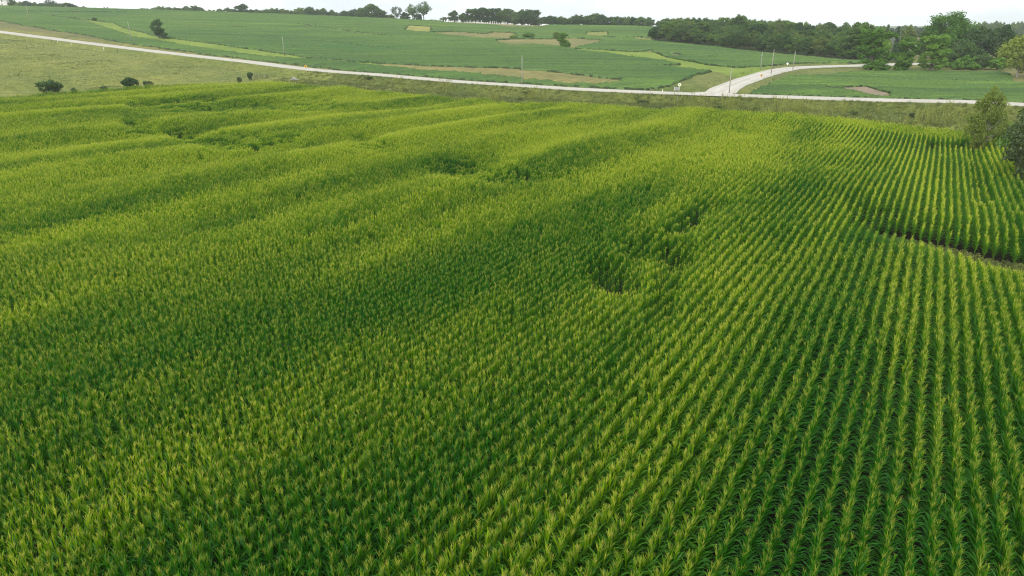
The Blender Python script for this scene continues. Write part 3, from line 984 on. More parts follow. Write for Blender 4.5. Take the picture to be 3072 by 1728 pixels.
def add_grass(X, Y, keep, scl, kinds, wl=False):
    X, Y = X[keep], Y[keep]
    if not len(X): return
    Z = terr(X, Y)
    px, py, zc = proj(X, Y, Z)
    k = (px > -60) & (px < 3130) & (py > 0)
    X, Y, Z = X[k], Y[k], Z[k]
    s = (scl if np.isscalar(scl) else scl[keep][k]) * RNG.uniform(.7, 1.3, len(X))
    GP.append(np.stack([X, Y, Z], 1)); GS.append(np.stack([s * 1.15, s * 1.15, s], 1)); GI.append(RNG.choice(kinds, len(X)))
X, Y = scatter(60000, -170, 150, 100, 310)
t, d = road_td(X, Y); a, q = aq(X, Y)
outc = ~in_corn(X, Y) & (a > corn_end(q) + .4)
add_grass(X, Y, outc & (d < -5.8) & (q > -205), .55 + .5 * vnoise(X, Y, 6, 21), [0, 1, 2, 3])
X, Y = scatter(9000, -170, 150, 100, 310)
t, d = road_td(X, Y); a, q = aq(X, Y)
add_grass(X, Y, ~in_corn(X, Y) & (a > corn_end(q) + .5) & (d < -12) & (q > -200) & (vnoise(X, Y, 9, 5) > .55) & (a < corn_end(q) + 14), .9, [4, 5, 6])
X, Y = scatter(16000, -120, 150, 90, 310)
t, d = road_td(X, Y); a, q = aq(X, Y)
add_grass(X, Y, ~in_corn(X, Y) & (a > corn_end(q) + 1) & (d < -9) & (q > -170) & (vnoise(X, Y, 7, 33) > .6) & (vnoise(X, Y, 30, 35) > .42), 1.15, [7, 8, 9, 10])
X, Y = scatter(70000, -330, -80, 130, 430)
t, d = road_td(X, Y); a, q = aq(X, Y)
add_grass(X, Y, (q < Q_LEFT - .6) & (d < -5.6), .18 + .3 * vnoise(X, Y, 9, 22) ** 2, [0, 1, 2, 3])
X, Y = scatter(30000, -350, 150, 120, 470)
t, d = road_td(X, Y)
add_grass(X, Y, (d > 5.6) & (d < 9.5) & (side_d(X, Y) > 6), .42, [0, 1, 2, 3])
X, Y = scatter(9000, 20, 200, 180, 330)
t, d = road_td(X, Y); sd_ = side_d(X, Y)
add_grass(X, Y, (d > 6) & (sd_ > 5.5) & (sd_ < 9), .4, [0, 1, 2, 3])
X, Y = scatter(16000, 25, 80, 40, 80)
zt_ = terr(X, Y); qx, qy, _z = proj(X, Y, zt_)
add_grass(X, Y, in_poly(qx, qy, NO_CORN[0]), .55, [4, 5, 6, 0])
pts = np.vstack(GP)
rot = np.zeros((len(pts), 3)); rot[:, 2] = RNG.uniform(0, 6.283, len(pts))
instancer('verge_grass', pts, rot, np.vstack(GS), np.concatenate(GI), g_protos, 'rough olive grass and tall weeds on the pasture, ditch and road verges', 'grass')
print('grass', len(pts))

# ------------------------------------------------------------------ trees
M_T1 = leafy('dark_tree_leaves', (.028, .074, .018), (.092, .172, .034), transl=.28, gloss=.02, big=.02, small=.16, rand=.8)
M_T2 = leafy('mid_tree_leaves', (.040, .098, .020), (.122, .210, .036), transl=.3, gloss=.02, big=.02, small=.16, rand=.8)
M_T3 = leafy('olive_tree_leaves', (.060, .108, .022), (.140, .195, .040), transl=.3, gloss=.02, big=.02, small=.2, rand=.7)
M_T4 = leafy('yellow_green_tree_leaves', (.100, .165, .020), (.26, .305, .046), dry=(.38, .40, .13), transl=.34, gloss=.02, big=.02, small=.5, dryness=-.03, rand=.5)
M_T5 = leafy('grey_green_tree_leaves', (.034, .066, .018), (.090, .135, .036), dry=(.24, .26, .14), transl=.28, gloss=.03, big=.02, small=.6, dryness=-.06, rand=.5)
M_T6 = leafy('bright_tree_leaves', (.075, .185, .020), (.180, .320, .040), transl=.32, gloss=.02, big=.02, small=.2, rand=.6)

def tree_proto(seed, H, W, base, kind, leaf, per, ncl, m, bark, top_heavy=0.0):
    """trunk with limbs + crown of leaf clumps in a lopsided envelope"""
    rs = np.random.default_rng(seed)
    cz = (base + H) / 2
    rz_ = (H - base) / 2
    cl = []
    lob = rs.uniform(0, 6.283, 4)
    tries = 0
    if leaf > .3: ncl = int(ncl * 1.25)
    while len(cl) < ncl and tries < 4000:
        tries += 1
        d = rs.normal(size=3); d /= np.linalg.norm(d)
        r = rs.uniform(.30, 1.0) ** .45
        az = math.atan2(d[1], d[0])
        env = 1 + .16 * math.sin(2 * az + lob[0]) + .14 * math.sin(3 * az + lob[1] + 2 * d[2]) + .10 * math.sin(5 * az + lob[2])
        wz = 1.0
        if kind == 'cone': wz = max(.08, (1 - d[2] * r) * .55)
        elif kind == 'column': wz = .95 + .12 * math.sin(4 * d[2] + lob[3])
        elif top_heavy: wz = 1 + top_heavy * d[2] * r
        rad = rs.uniform(.10, .19) * W * (.85 if kind != 'cone' else .6)
        if leaf <= .3 and kind == 'open': rad *= .72; env *= rs.uniform(.75, 1.2)
        c = np.array([d[0] * r * env * wz * (W / 2 - rad * .5), d[1] * r * env * wz * (W / 2 - rad * .5), cz + d[2] * r * (rz_ - rad * .55)])
        if kind == 'column': c[2] = cz + rs.uniform(-1, 1) * (rz_ - rad * .5)
        if kind in ('dome', 'bush') and d[2] < -.2 and rs.random() < .3: continue
        if all(np.linalg.norm(c - o) > (rad + ro) * (.52 if leaf <= .3 and kind == 'open' else .48 if leaf <= .3 else .34 if kind != 'open' else .55) for o, ro in cl): cl.append((c, rad))
    C, N = [], []
    for c, rad in cl:
        n = int(per * (rad / (.145 * W)) ** 2) + 8
        d = rs.normal(size=(n, 3)); d /= np.linalg.norm(d, axis=1)[:, None]
        r = rs.uniform(.25, 1.12, (n, 1)) ** .6
        sq = np.array([1.10, 1.10, .92])
        C.append(c + d * r * rad * sq); N.append(d)
    C = np.vstack(C); N = np.vstack(N)
    C[:, 2] = np.maximum(C[:, 2], .05)
    crown = leaf_mesh('crown', C, N, leaf, rs, m, up=.5)
    mb = MB()
    tr = max(.05, .022 * H)
    bend = rs.uniform(-.03, .03, 2) * H
    tops = H * .8
    mb.tube([(0, 0, -.3), (bend[0] * .2, bend[1] * .2, H * .22), (bend[0] * .6, bend[1] * .6, H * .5), (bend[0], bend[1], tops)], [tr * 1.25, tr, tr * .65, tr * .15], 7)
    big = sorted(cl, key=lambda e: -e[1])[:max(5, len(cl) // 3)]
    for c, rad in big:
        z0 = min(max(c[2] * rs.uniform(.35, .6), H * .10), H * .55)
        s = z0 / tops
        p0 = np.array([bend[0] * s, bend[1] * s, z0])
        mid = (p0 + c) / 2 + np.array([0, 0, -.04 * H])
        mb.tube([p0, mid, c], [tr * .42, tr * .26, tr * .08], 5, cap=False)
    return mb.mesh('trunk', [bark]), crown, H, W

P = {
    'round1': tree_proto(1, 14, 13, 1.2, 'dome', .58, 150, 46, M_T1, M_BARK),
    'round2': tree_proto(2, 14, 12, 1.0, 'dome', .58, 150, 44, M_T2, M_BARK, .15),
    'round3': tree_proto(3, 14, 12, 0.8, 'dome', .55, 150, 46, M_T1, M_BARK, -.15),
    'round4': tree_proto(4, 14, 11, 0.6, 'dome', .55, 150, 44, M_T3, M_BARK),
    'tall1': tree_proto(5, 16, 8.5, 0.3, 'column', .48, 170, 50, M_T6, M_BARK),
    'tall2': tree_proto(6, 16, 9, 0.5, 'column', .52, 150, 48, M_T2, M_BARK, .2),
    'tall3': tree_proto(25, 16, 9.5, 0.3, 'column', .48, 170, 52, M_T6, M_BARK, .15),
    'open1': tree_proto(7, 18, 14, 6.0, 'open', .52, 95, 34, M_T1, M_BARK, .1),
    'open2': tree_proto(8, 15, 11, 3.0, 'open', .55, 42, 24, M_T5, M_BARKP, .1),
    'big1': tree_proto(9, 20, 17, 2.0, 'dome', .52, 190, 58, M_T6, M_BARK, .1),
    'cone': tree_proto(10, 12, 5.5, .3, 'cone', .5, 80, 34, M_T1, M_BARK),
    'bush1': tree_proto(11, 3.2, 4.4, .1, 'bush', .26, 130, 26, M_T1, M_BARK),
    'bush2': tree_proto(12, 2.6, 3.6, .1, 'bush', .24, 70, 18, M_T5, M_BARK),
    'bush3': tree_proto(13, 4.5, 6.0, .1, 'bush', .36, 110, 26, M_T6, M_BARK),
    'near1': tree_proto(14, 11, 9.5, .8, 'open', .27, 300, 78, M_T4, M_BARKP, -.35),
    'near2': tree_proto(15, 12, 10.5, .4, 'open', .25, 330, 70, M_T5, M_BARKP, -.25),
    'near3': tree_proto(16, 10, 12, 1.0, 'open', .42, 150, 34, M_T4, M_BARKP),
    'pale': tree_proto(17, 13, 10, 1.5, 'dome', .6, 70, 34, M_T3, M_BARK),
    'lean': tree_proto(18, 14, 10, 1.0, 'open', .55, 95, 30, M_T2, M_BARK, .45),
}
def plant_tree(px, ytop, Y, wpx, kind, label, cat='tree', group=None, name='tree', rz=None, hfix=None):
    trunk, crown, H, W = P[kind]
    X, Y, Z = ground_at(px, Y)
    h = hfix if hfix else max(top_z(ytop, Y) - Z, 1.0)
    zc = Y * CP - (Z + h * .5 - HC) * SP
    wd = wpx / F * zc
    sx, sz = wd / W, h / H
    e = empty(name, (X, Y, Z - .05), random.uniform(0, 6.283) if rz is None else rz, (sx, sx, sz))
    link('trunk', trunk, e); link('crown', crown, e)
    tag(e, label, cat, group)
    return e

ORD = ['first', 'second', 'third', 'fourth', 'fifth', 'sixth', 'seventh', 'eighth', 'ninth', 'tenth', 'eleventh', 'twelfth', 'thirteenth', 'fourteenth', 'fifteenth', 'sixteenth', 'seventeenth', 'eighteenth', 'nineteenth', 'twentieth']
G_CREST = 'trees along the far crest'
nth = {}
# skyline trees with a look of their own
plant_tree(36, -14, 655, 20, 'tall2', 'dark narrow tree beside the white house at the top left corner')
plant_tree(157, -4, 760, 34, 'open1', 'tall bare-topped tree rising above the left end of the crest tree line')
plant_tree(205, 7, 745, 46, 'round1', 'broad rounded tree ending the left block of the crest tree line')
plant_tree(730, 11, 770, 48, 'round3', 'lone dark rounded tree on the crest left of the long tree line')
plant_tree(1117, 10, 745, 66, 'round1', 'broad dark tree with a pointed top, widest on the crest line')
plant_tree(1191, 16, 715, 40, 'open2', 'thin half-bare tree on the crest left of the tallest pair')
plant_tree(1238, 12, 712, 36, 'open1', 'left tree of the tallest pair on the crest, with leafy crown')
plant_tree(1272, 4, 708, 44, 'open1', 'tallest crest tree, trunk and sky showing beneath its crown')
plant_tree(1362, 31, 700, 36, 'round3', 'small ragged tree at the left end of the cemetery grove')
plant_tree(1584, 27, 690, 46, 'round2', 'rounded tree at the right end of the cemetery grove')
plant_tree(1606, 30, 700, 34, 'tall2', 'grey-green tree with bare twigs on top beside the white shed')
plant_tree(1332, 50, 690, 22, 'bush2', 'scrubby little shrub on the crest between the tall pair and the grove', 'shrub', name='shrub')
plant_tree(1300, 58, 690, 26, 'bush2', 'low pale shrub on the crest just beside the tallest tree', 'shrub', name='shrub')
for px, yt, wp, kd, Y in ((62, 3, 34, 'round2', 770), (84, 1, 36, 'round1', 760), (108, 6, 34, 'round3', 770), (130, 8, 36, 'round1', 755), (150, 10, 34, 'round3', 745), (178, 9, 36, 'round2', 760), (222, 14, 34, 'round2', 760), (250, 18, 30, 'round4', 790),
                          (283, 23, 22, 'round2', 1000), (300, 25, 24, 'round1', 1020), (325, 20, 22, 'round2', 980), (345, 26, 26, 'round1', 1010), (368, 27, 24, 'round3', 1000), (395, 29, 22, 'round2', 1000),
                          (430, 23, 24, 'round1', 820), (452, 24, 30, 'round2', 815), (470, 23, 28, 'round3', 820), (488, 17, 28, 'round2', 815), (512, 20, 30, 'round1', 820), (535, 21, 30, 'round4', 815), (562, 17, 34, 'round1', 820), (585, 16, 34, 'round2', 815), (608, 23, 28, 'round3', 830),
                          (640, 28, 28, 'round2', 850), (665, 25, 30, 'round1', 845), (690, 21, 28, 'round4', 850), (708, 26, 24, 'round1', 840), (757, 28, 28, 'round2', 830), (775, 26, 28, 'round4', 830),
                          (802, 26, 30, 'round1', 815), (828, 23, 32, 'round2', 800), (852, 25, 34, 'round4', 805), (880, 31, 30, 'round3', 815), (906, 22, 36, 'round2', 800), (930, 19, 36, 'round1', 790), (955, 26, 30, 'round4', 800), (972, 24, 30, 'round3', 785), (996, 28, 30, 'round1', 790), (1018, 36, 28, 'round2', 800),
                          (1040, 31, 34, 'round4', 780), (1066, 26, 36, 'round1', 770), (1088, 22, 34, 'round2', 765), (1140, 25, 36, 'round3', 755), (1170, 42, 30, 'round4', 760), (1215, 36, 30, 'round3', 720), (1254, 40, 26, 'round1', 724)):
    sec = 0 if px < 205 else 1 if px < 410 else 2 if px < 730 else 3 if px < 1117 else 4
    nth[sec] = nth.get(sec, -1) + 1
    plant_tree(px, yt, Y, wp * 1.15, kd, ORD[nth[sec]] + ' hazy crest tree from the left ' + ['between white house and broad rounded tree', 'in the low stretch after the broad rounded tree', 'in the block before the lone dark tree',
               'between lone dark tree and broad pointed tree', 'between broad pointed tree and tallest pair'][sec], 'tree', G_CREST)
for n_, (px, yt, wp, kd) in enumerate(((1392, 38, 34, 'round2'), (1412, 27, 32, 'tall2'), (1430, 25, 34, 'round3'), (1450, 23, 34, 'tall2'), (1470, 24, 36, 'round1'), (1490, 25, 34, 'tall2'), (1508, 24, 36, 'round2'), (1526, 27, 34, 'tall2'), (1546, 34, 36, 'round1'), (1564, 28, 40, 'round3'))):
    plant_tree(px, yt, 690 + random.uniform(-4, 18), wp * 1.1, kd, ORD[n_] + ' tree from the left in the grove behind the hilltop headstones', 'tree', 'trees of the cemetery grove')
for n_, (px, yt, wp, kd) in enumerate(((1630, 50, 34, 'round3'), (1650, 46, 34, 'round1'), (1672, 48, 36, 'round2'), (1694, 52, 34, 'round1'), (1716, 50, 34, 'round3'), (1736, 43, 36, 'round2'), (1758, 46, 36, 'round1'), (1782, 39, 44, 'round2'), (1806, 42, 38, 'round1'), (1830, 50, 34, 'round3'),
                       (1852, 48, 36, 'round1'), (1876, 49, 34, 'round2'), (1898, 50, 34, 'round3'), (1920, 49, 36, 'round1'), (1944, 51, 34, 'round2'))):
    plant_tree(px, yt, 660 + random.uniform(-6, 20), wp * 1.2, kd, ORD[n_] + ' dark rounded tree from the left between the grove and the wood', 'tree', 'trees between grove and wood')

# the wood that climbs the right-hand end of the hill: front edge, then ranks behind
base_line = [(1957, 450), (2130, 420), (2300, 385), (2450, 352), (2600, 325), (2700, 318)]
def base_Y(px): return float(np.interp(px, [p[0] for p in base_line], [p[1] for p in base_line]))
wr = random.Random(5)
front = [(1972, 78, 56, 'round1'), (2008, 62, 62, 'round2'), (2040, 70, 54, 'round1'), (2068, 95, 54, 'round4'), (2100, 98, 54, 'round3'), (2140, 100, 50, 'round2'), (2172, 96, 56, 'round1'), (2210, 92, 58, 'round3'), (2246, 98, 54, 'round4'), (2282, 104, 54, 'round1'), (2318, 100, 56, 'round3'),
         (2352, 96, 54, 'round2'), (2390, 106, 56, 'round3'), (2424, 112, 54, 'round1'), (2458, 110, 56, 'round4'), (2494, 118, 54, 'round3'), (2530, 112, 56, 'round1'), (2560, 104, 60, 'tall2')]
for n_, (px, yt, wp, kd) in enumerate(front):
    plant_tree(px, yt, base_Y(px) + wr.uniform(6, 10), wp, kd, ORD[n_] + ' bushy tree from the left along the front edge of the wood', 'tree', 'trees on the front edge of the wood')
sky_y = lambda px: float(np.interp(px, [1960, 2010, 2030, 2090, 2150, 2215, 2260, 2330, 2400, 2470, 2540, 2600, 2700], [60, 52, 48, 52, 55, 50, 56, 62, 68, 74, 74, 80, 86]))
for rank, (dY, lift, step) in enumerate(((28, 34, 34), (52, 18, 31), (80, 6, 29), (115, 0, 27))):
    px = 1975 + rank * 9
    while px < 2640:
        kd = wr.choice(['round1', 'round2', 'round3', 'round4', 'round1', 'tall2'])
        plant_tree(px, sky_y(px) + lift + wr.uniform(-7, 7), base_Y(px) + dY + wr.uniform(-6, 6), wr.uniform(44, 60) - rank * 3, kd, 'tree crown packed among others inside the wood at the hill foot', 'tree', 'trees inside the wood')
        px += step * wr.uniform(.8, 1.2)
for n_, (px, yt, wp) in enumerate(((2210, 40, 30), (2225, 44, 30), (2412, 66, 34), (2530, 64, 32), (2560, 70, 30))):
    plant_tree(px, yt, base_Y(px) + 130, wp, 'pale', ORD[n_] + ' paler crown from the left standing above the skyline of the wood', 'tree', 'paler crowns above the wood')

# trees on the right
plant_tree(2612, 84, 287, 88, 'tall1', 'full bright green tree leafed to the ground before the side road')
plant_tree(2712, 112, 285, 62, 'tall1', 'slimmer left tree of the pair by the soybean edge')
plant_tree(2792, 106, 284, 80, 'tall3', 'fuller right tree of the pair by the soybean edge')
plant_tree(2566, 68, 345, 62, 'tall2', 'tall pointed green tree standing out at the right end of the wood')
plant_tree(2832, 31, 345, 128, 'big1', 'largest tree, broad bright crown towering over the right-hand trees')
plant_tree(2770, 78, 352, 62, 'round3', 'mid-green tree on the left shoulder of the largest tree')
plant_tree(2925, 78, 318, 96, 'round1', 'dark broad tree right of the largest tree, left of its twin')
plant_tree(2988, 74, 325, 98, 'round3', 'dark broad tree near the right edge behind the soybeans')
plant_tree(2880, 118, 300, 70, 'round1', 'low dark tree between the largest tree and the field edge')
plant_tree(3058, 90, 300, 70, 'round4', 'olive tree cut by the right edge behind the pale-leaved tree')
plant_tree(3050, 100, 255, 120, 'near3', 'pale olive-leaved open tree at the right edge above the soybeans')
plant_tree(2652, 71, 420, 28, 'cone', 'small pointed dark conifer on the skyline above the side road')
plant_tree(2686, 76, 440, 24, 'cone', 'second small conifer on the skyline next to the brown roof')
plant_tree(2716, 76, 380, 50, 'pale', 'tan olive tree in front of the half-hidden farmhouse')
plant_tree(2648, 112, 340, 36, 'bush3', 'light green shrub in the gap right of the full bright tree', 'shrub', name='shrub')
plant_tree(2690, 124, 335, 44, 'round1', 'shrubby tree behind the leaning pole by the side road')
for n_, (px, yt, wp, Y) in enumerate(sorted(((2840, 150, 60, 298), (2895, 165, 56, 290), (2945, 160, 60, 288), (2990, 168, 56, 284), (2868, 180, 44, 287), (2920, 188, 40, 284)))):
    plant_tree(px, yt, Y, wp, 'bush3' if yt > 160 else 'round3', ORD[n_] + ' dark shrub from the left along the back edge of the soybeans', 'shrub', 'shrubs along the back edge of the soybeans', name='shrub')
for px in range(2640, 3120, 17):
    plant_tree(px, 80 + wr.uniform(-8, 4) - (10 if px > 2890 else 0), 900 + wr.uniform(-60, 60), 26, wr.choice(['round1', 'round2', 'round3']), 'distant bluish tree on the horizon behind the right-hand trees', 'tree', 'distant horizon trees')
for px in range(1975, 2640, 21):
    plant_tree(px, sky_y(px) + 4 + wr.uniform(-3, 6), 760 + wr.uniform(-40, 40), 32, wr.choice(['round1', 'round2', 'round3']), 'distant crown just showing over the skyline of the wood', 'tree', 'distant crowns behind the wood')
# fence-row trees at the right edge of the corn
plant_tree(2938, 258, 121, 94, 'near1', 'pale olive small tree standing at the far right corner of the corn')
plant_tree(3078, 268, 92, 200, 'near2', 'dark grey-green tree cut by the right edge beside the corn rows')
plant_tree(3042, 262, 100, 66, 'near2', 'upright twin-topped young tree behind the dark edge tree')
plant_tree(3010, 372, 118, 60, 'bush3', 'low bright shrub between the two fence-row trees', 'shrub', name='shrub')
# bushes in the pasture and on the hill
plant_tree(157, 237, 200, 66, 'bush1', 'largest round dark bush in the pasture by the corn edge', 'bush', name='bush')
plant_tree(393, 229, 213, 48, 'bush1', 'round dark bush in the pasture, second largest, by the corn edge', 'bush', name='bush')
plant_tree(448, 241, 216, 32, 'bush2', 'low thin bush just right of the second largest pasture bush', 'bush', name='bush')
plant_tree(313, 257, 205, 24, 'bush2', 'small sparse bush left of the second largest pasture bush', 'bush', name='bush')
plant_tree(222, 262, 198, 22, 'bush2', 'faint low bush right of the largest pasture bush', 'bush', name='bush')
plant_tree(752, 214, 256, 19, 'bush1', 'small dark bush at the right end of the pasture', 'bush', name='bush')
plant_tree(720, 229, 244, 16, 'bush2', 'tiny low bush at the corn edge left of the panel fence', 'bush', name='bush')
hx, hy, hz = hit(283, 63)
plant_tree(283, 52, hy, 13, 'bush1', 'tiny dark bush at the top of the left grass waterway', 'bush', name='bush')
hx, hy, hz = hit(486, 116)
plant_tree(478, 56, hy, 44, 'lean', 'lone dark tree standing in the left grass waterway')
plant_tree(494, 96, hy - 1, 24, 'bush1', 'bush growing at the foot of the lone waterway tree', 'bush', name='bush')
hx, hy, hz = hit(1693, 143)
plant_tree(1686, 98, hy, 32, 'tall1', 'pointed shaggy tree in the hollow of the bean hill')
plant_tree(1700, 120, hy - 1, 24, 'bush3', 'bush leaning on the right side of the pointed hollow tree', 'bush', name='bush')
hx, hy, hz = hit(1672, 116)
plant_tree(1672, 95, hy, 32, 'pale', 'pale fuzzy tree just behind the pointed hollow tree')
hx, hy, hz = hit(1585, 115)
plant_tree(1585, 97, hy, 42, 'bush3', 'dome-shaped light green bush in the middle of the bean hill', 'bush', name='bush')
hx, hy, hz = hit(1541, 115)
plant_tree(1541, 104, hy, 26, 'bush3', 'low flat bush left of the dome-shaped hill bush', 'bush', name='bush')
for k, (px, py, wp) in enumerate(((1584, 285, 26), (1930, 312, 40), (2155, 330, 34), (2260, 333, 30), (1105, 240, 24), (2560, 345, 30), (2740, 352, 34))):
    hx, hy, hz = hit(px, py)
    plant_tree(px, py - 10, hy, wp, 'bush2', ['green weedy shrub in the ditch below the pole at midfield', 'wide low shrub in the ditch left of the road junction', 'dark shrub in the ditch below the road junction', 'second dark shrub in the ditch right of the junction',
               'low shrub on the near verge of the climbing gravel road', 'low shrub in the ditch before the bare soybean patch', 'low shrub in the ditch left of the corner tree'][k], 'shrub', name='shrub')

# ------------------------------------------------------------------ utility poles
M_POLE = plain('weathered_pole', (.27, .255, .22), .85, var=.2, scale=2)
M_METAL = plain('galvanised_metal', (.45, .46, .46), .45, .6, var=.08)
M_WHITE = plain('white_paint', (.80, .80, .77), .6, var=.05)
M_YEL = plain('yellow_sign', (.75, .42, .03), .5, var=.05)
M_DARK = plain('dark_paint', (.04, .04, .04), .6, var=.1)
M_CERAM = plain('insulator_ceramic', (.55, .56, .55), .3, var=.05)
def pole(px, py, ptop, label, d_off=None):
    X, Y, Z = hit(px, py)
    h = top_z(ptop, Y) - Z
    e = empty('utility_pole', (X, Y, Z), random.uniform(0, 3))
    lx = random.uniform(-.012, .012) * h
    mb = MB(); mb.tube([(0, 0, -.6), (lx * .4, 0, h * .45), (lx, 0, h)], [.16, .14, .11], 9)
    link('shaft', mb.mesh('shaft', [M_POLE], True), e)
    mb = MB(); mb.tube([(lx, 0, h - .05), (lx, 0, h + .14)], [.02, .02], 5); link('top_pin', mb.mesh('top_pin', [M_METAL]), e)
    mb = MB(); mb.tube([(lx, 0, h + .12), (lx, 0, h + .17), (lx, 0, h + .24), (lx, 0, h + .28)], [.03, .075, .06, .03], 8); link('insulator', mb.mesh('insulator', [M_CERAM]), e)
    mb = MB(); mb.box(lx - .09, .13, h - 1.1, lx + .09, .30, h - .75); link('bracket', mb.mesh('bracket', [M_METAL]), e)
    tag(e, label, 'utility pole', 'poles along the gravel roads')
pole(92, 77, 14, 'leftmost utility pole, standing at the bean edge on the rising road')
pole(397, 133, 65, 'utility pole by the left grass waterway and lone tree')
pole(853, 168, 110, 'faint utility pole in the grass strip above the yellow road sign')
pole(1566, 255.5, 168, 'single utility pole at the middle of the long gravel road')
pole(2187, 281, 206, 'utility pole at the near bend of the side road junction')
pole(2281, 210, 159, 'leftmost of the three poles at the side road curve')
pole(2313, 223, 151, 'tallest middle pole of the three at the side road curve')
pole(2378, 211, 153, 'rightmost of the three poles at the side road curve')
pole(2661, 206, 150, 'leaning pole between the full bright tree and the pair of trees')

# ------------------------------------------------------------------ road signs and markers
def disc(mb, c, r, n, thick, rot0=0.0, m=0):
    ring = [(c[0] + r * math.cos(rot0 + 2 * math.pi * k / n), c[2] + r * math.sin(rot0 + 2 * math.pi * k / n)) for k in range(n)]
    y0, y1 = c[1] - thick / 2, c[1] + thick / 2
    mb.quad([(x, y0, z) for x, z in ring], m)
    mb.quad([(x, y1, z) for x, z in ring[::-1]], m)
    for k in range(n):
        (xa, za), (xb, zb) = ring[k], ring[(k + 1) % n]
        mb.quad([(xa, y0, za), (xa, y1, za), (xb, y1, zb), (xb, y0, zb)], m)
def sign(name, px, py, ycen, r, n, rot0, face, label, mark=None, rz=0.0, post_m=None):
    X, Y, Z = hit(px, py)
    h = top_z(ycen, Y) - Z
    e = empty(name, (X, Y, Z), rz)
    mb = MB(); mb.box(-.035, .02, -.5, .035, .09, h + r * .6); link('post', mb.mesh('post', [post_m or M_METAL]), e)
    mb = MB(); disc(mb, (0, 0, h), r, n, .03, rot0); b = link('plate', mb.mesh('plate', [face]), e)
    if mark:
        mb = MB(); mb.box(-r * .22, -.028, h - r * .4, r * .22, -.018, h + r * .35); link('symbol', mb.mesh('symbol', [M_DARK]), b)
    tag(e, label, 'sign')
    return e
M_PALEY = plain('pale_sign_face', (.72, .78, .55), .5, var=.05)
sign('round_sign', 2037, 277, 254, .47, 20, 0, M_PALEY, 'round pale sign with a dark mark on the corner of the junction', True)
sign('warning_sign', 919, 221, 199, .62, 4, 0, M_YEL, 'yellow diamond warning sign on the near side of the climbing road', True, .1)
sign('warning_sign', 2284, 232, 226, .60, 4, 0, M_YEL, 'orange diamond warning sign at the edge of the side road', True, .5)
sign('diamond_sign', 2360, 211, 191, .50, 4, 0, M_WHITE, 'white diamond sign among the poles beyond the side road', False)
X, Y, Z = hit(2027, 303)
zt = top_z(261, Y) - Z; zb_ = top_z(271, Y) - Z
e = empty('board_sign', (X, Y, Z), .05)
for sx in (-.48, .48):
    mb = MB(); mb.box(sx - .05, .02, -.5, sx + .05, .12, zt - .02); link('post', mb.mesh('post', [M_POLE]), e)
mb = MB(); mb.box(-.72, -.03, zb_, .72, .02, zt); bo = link('board', mb.mesh('board', [M_METAL]), e)
for sx in (-.66, .66):
    mb = MB(); mb.box(sx - .06, -.045, zb_ - .03, sx + .06, -.028, zt + .03); link('edge_strip', mb.mesh('edge_strip', [M_WHITE]), bo)
tag(e, 'rectangular grey board sign on two tall posts in the near ditch', 'sign')
def marker(px, py, ytop, wd, m, label, name='marker_post'):
    X, Y, Z = hit(px, py)
    h = top_z(ytop, Y) - Z
    e = empty(name, (X, Y, Z), .2)
    mb = MB(); mb.box(-wd / 2, -.03, -.3, wd / 2, .03, h); link('post', mb.mesh('post', [m]), e)
    mb = MB(); mb.box(-wd / 2 - .01, -.042, h - .22, wd / 2 + .01, -.032, h - .04); link('reflector', mb.mesh('reflector', [M_WHITE]), e)
    tag(e, label, 'post')
marker(1987, 278, 269, .22, M_WHITE, 'short bright white marker post on the far road edge left of the junction')
marker(1951, 290, 265, .07, M_POLE, 'thin pale-topped roadside post left of the white marker')
marker(1793, 283, 268, .06, M_POLE, 'thin dark post on the near road edge at midfield')
marker(2215, 290, 284, .16, M_WHITE, 'tiny white marker at the right foot of the junction')
marker(1246, 63, 51, .25, M_WHITE, 'white post sign on the crest below the tallest pair of trees')

# fence posts along the pasture
G_F = 'fence posts beside the climbing road'
for k, (px, py, hh, m) in enumerate(((155, 128, 1.7, M_DARK), (174, 128, 1.2, M_WHITE), (195, 134, 1.3, M_POLE), (214, 136, 1.3, M_WHITE), (274, 150, 1.5, M_POLE), (293, 150, 1.3, M_POLE), (312, 152, 1.4, M_WHITE), (353, 159, 1.7, M_DARK))):
    X, Y, Z = hit(px, py)
    mb = MB(); mb.tube([(0, 0, -.4), (.01, 0, hh)], [.09, .08], 7)
    o = link('fence_post', mb.mesh('fence_post', [m]), None, (X, Y, Z))
    tag(o, ['dark stout fence post, first from the left along the pasture', 'white fence post right of the first dark one', 'grey fence post between two white ones at the left', 'white fence post, fourth from the left on the pasture edge',
            'grey fence post, tallest of the middle three', 'grey fence post at the middle of the middle three', 'white fence post right of the middle two grey ones', 'dark stout fence post, last on the right along the pasture'][k], 'fence post', G_F)
X, Y, Z = hit(783, 236)
e = empty('panel_fence', (X, Y, Z), .25)
for k in range(9):
    mb = MB(); mb.box(-2.6 + k * .65 - .05, -.05, -.3, -2.6 + k * .65 + .05, .05, 1.25 + .25 * ((k * 7) % 3)); link('post', mb.mesh('post', [M_DARK if k % 3 else M_POLE]), e)
for z in (.35, .75, 1.1):
    mb = MB(); mb.box(-2.6, .06, z - .03, 2.6, .10, z + .03); link('rail', mb.mesh('rail', [M_DARK]), e)
tag(e, 'short dark panel fence of upright posts beyond the corn crest', 'fence')
X, Y, Z = hit(883, 241)
rs = np.random.default_rng(3)
mb = MB()
for k in range(7):
    a0 = k * .9
    mb.tube([(math.cos(a0) * .9 - .6, math.sin(a0) * .6, .1), (math.cos(a0) * .3, math.sin(a0) * .2, .9 + .2 * math.sin(k * 2.1)), (math.cos(a0 + 2.5) * 1.3 + .5, math.sin(a0 + 2.5) * .7, .15)], [.12, .16, .08], 6)
o = link('brush_pile', mb.mesh('brush_pile', [plain('dead_wood', (.42, .42, .36), .9)]), None, (X, Y, Z))
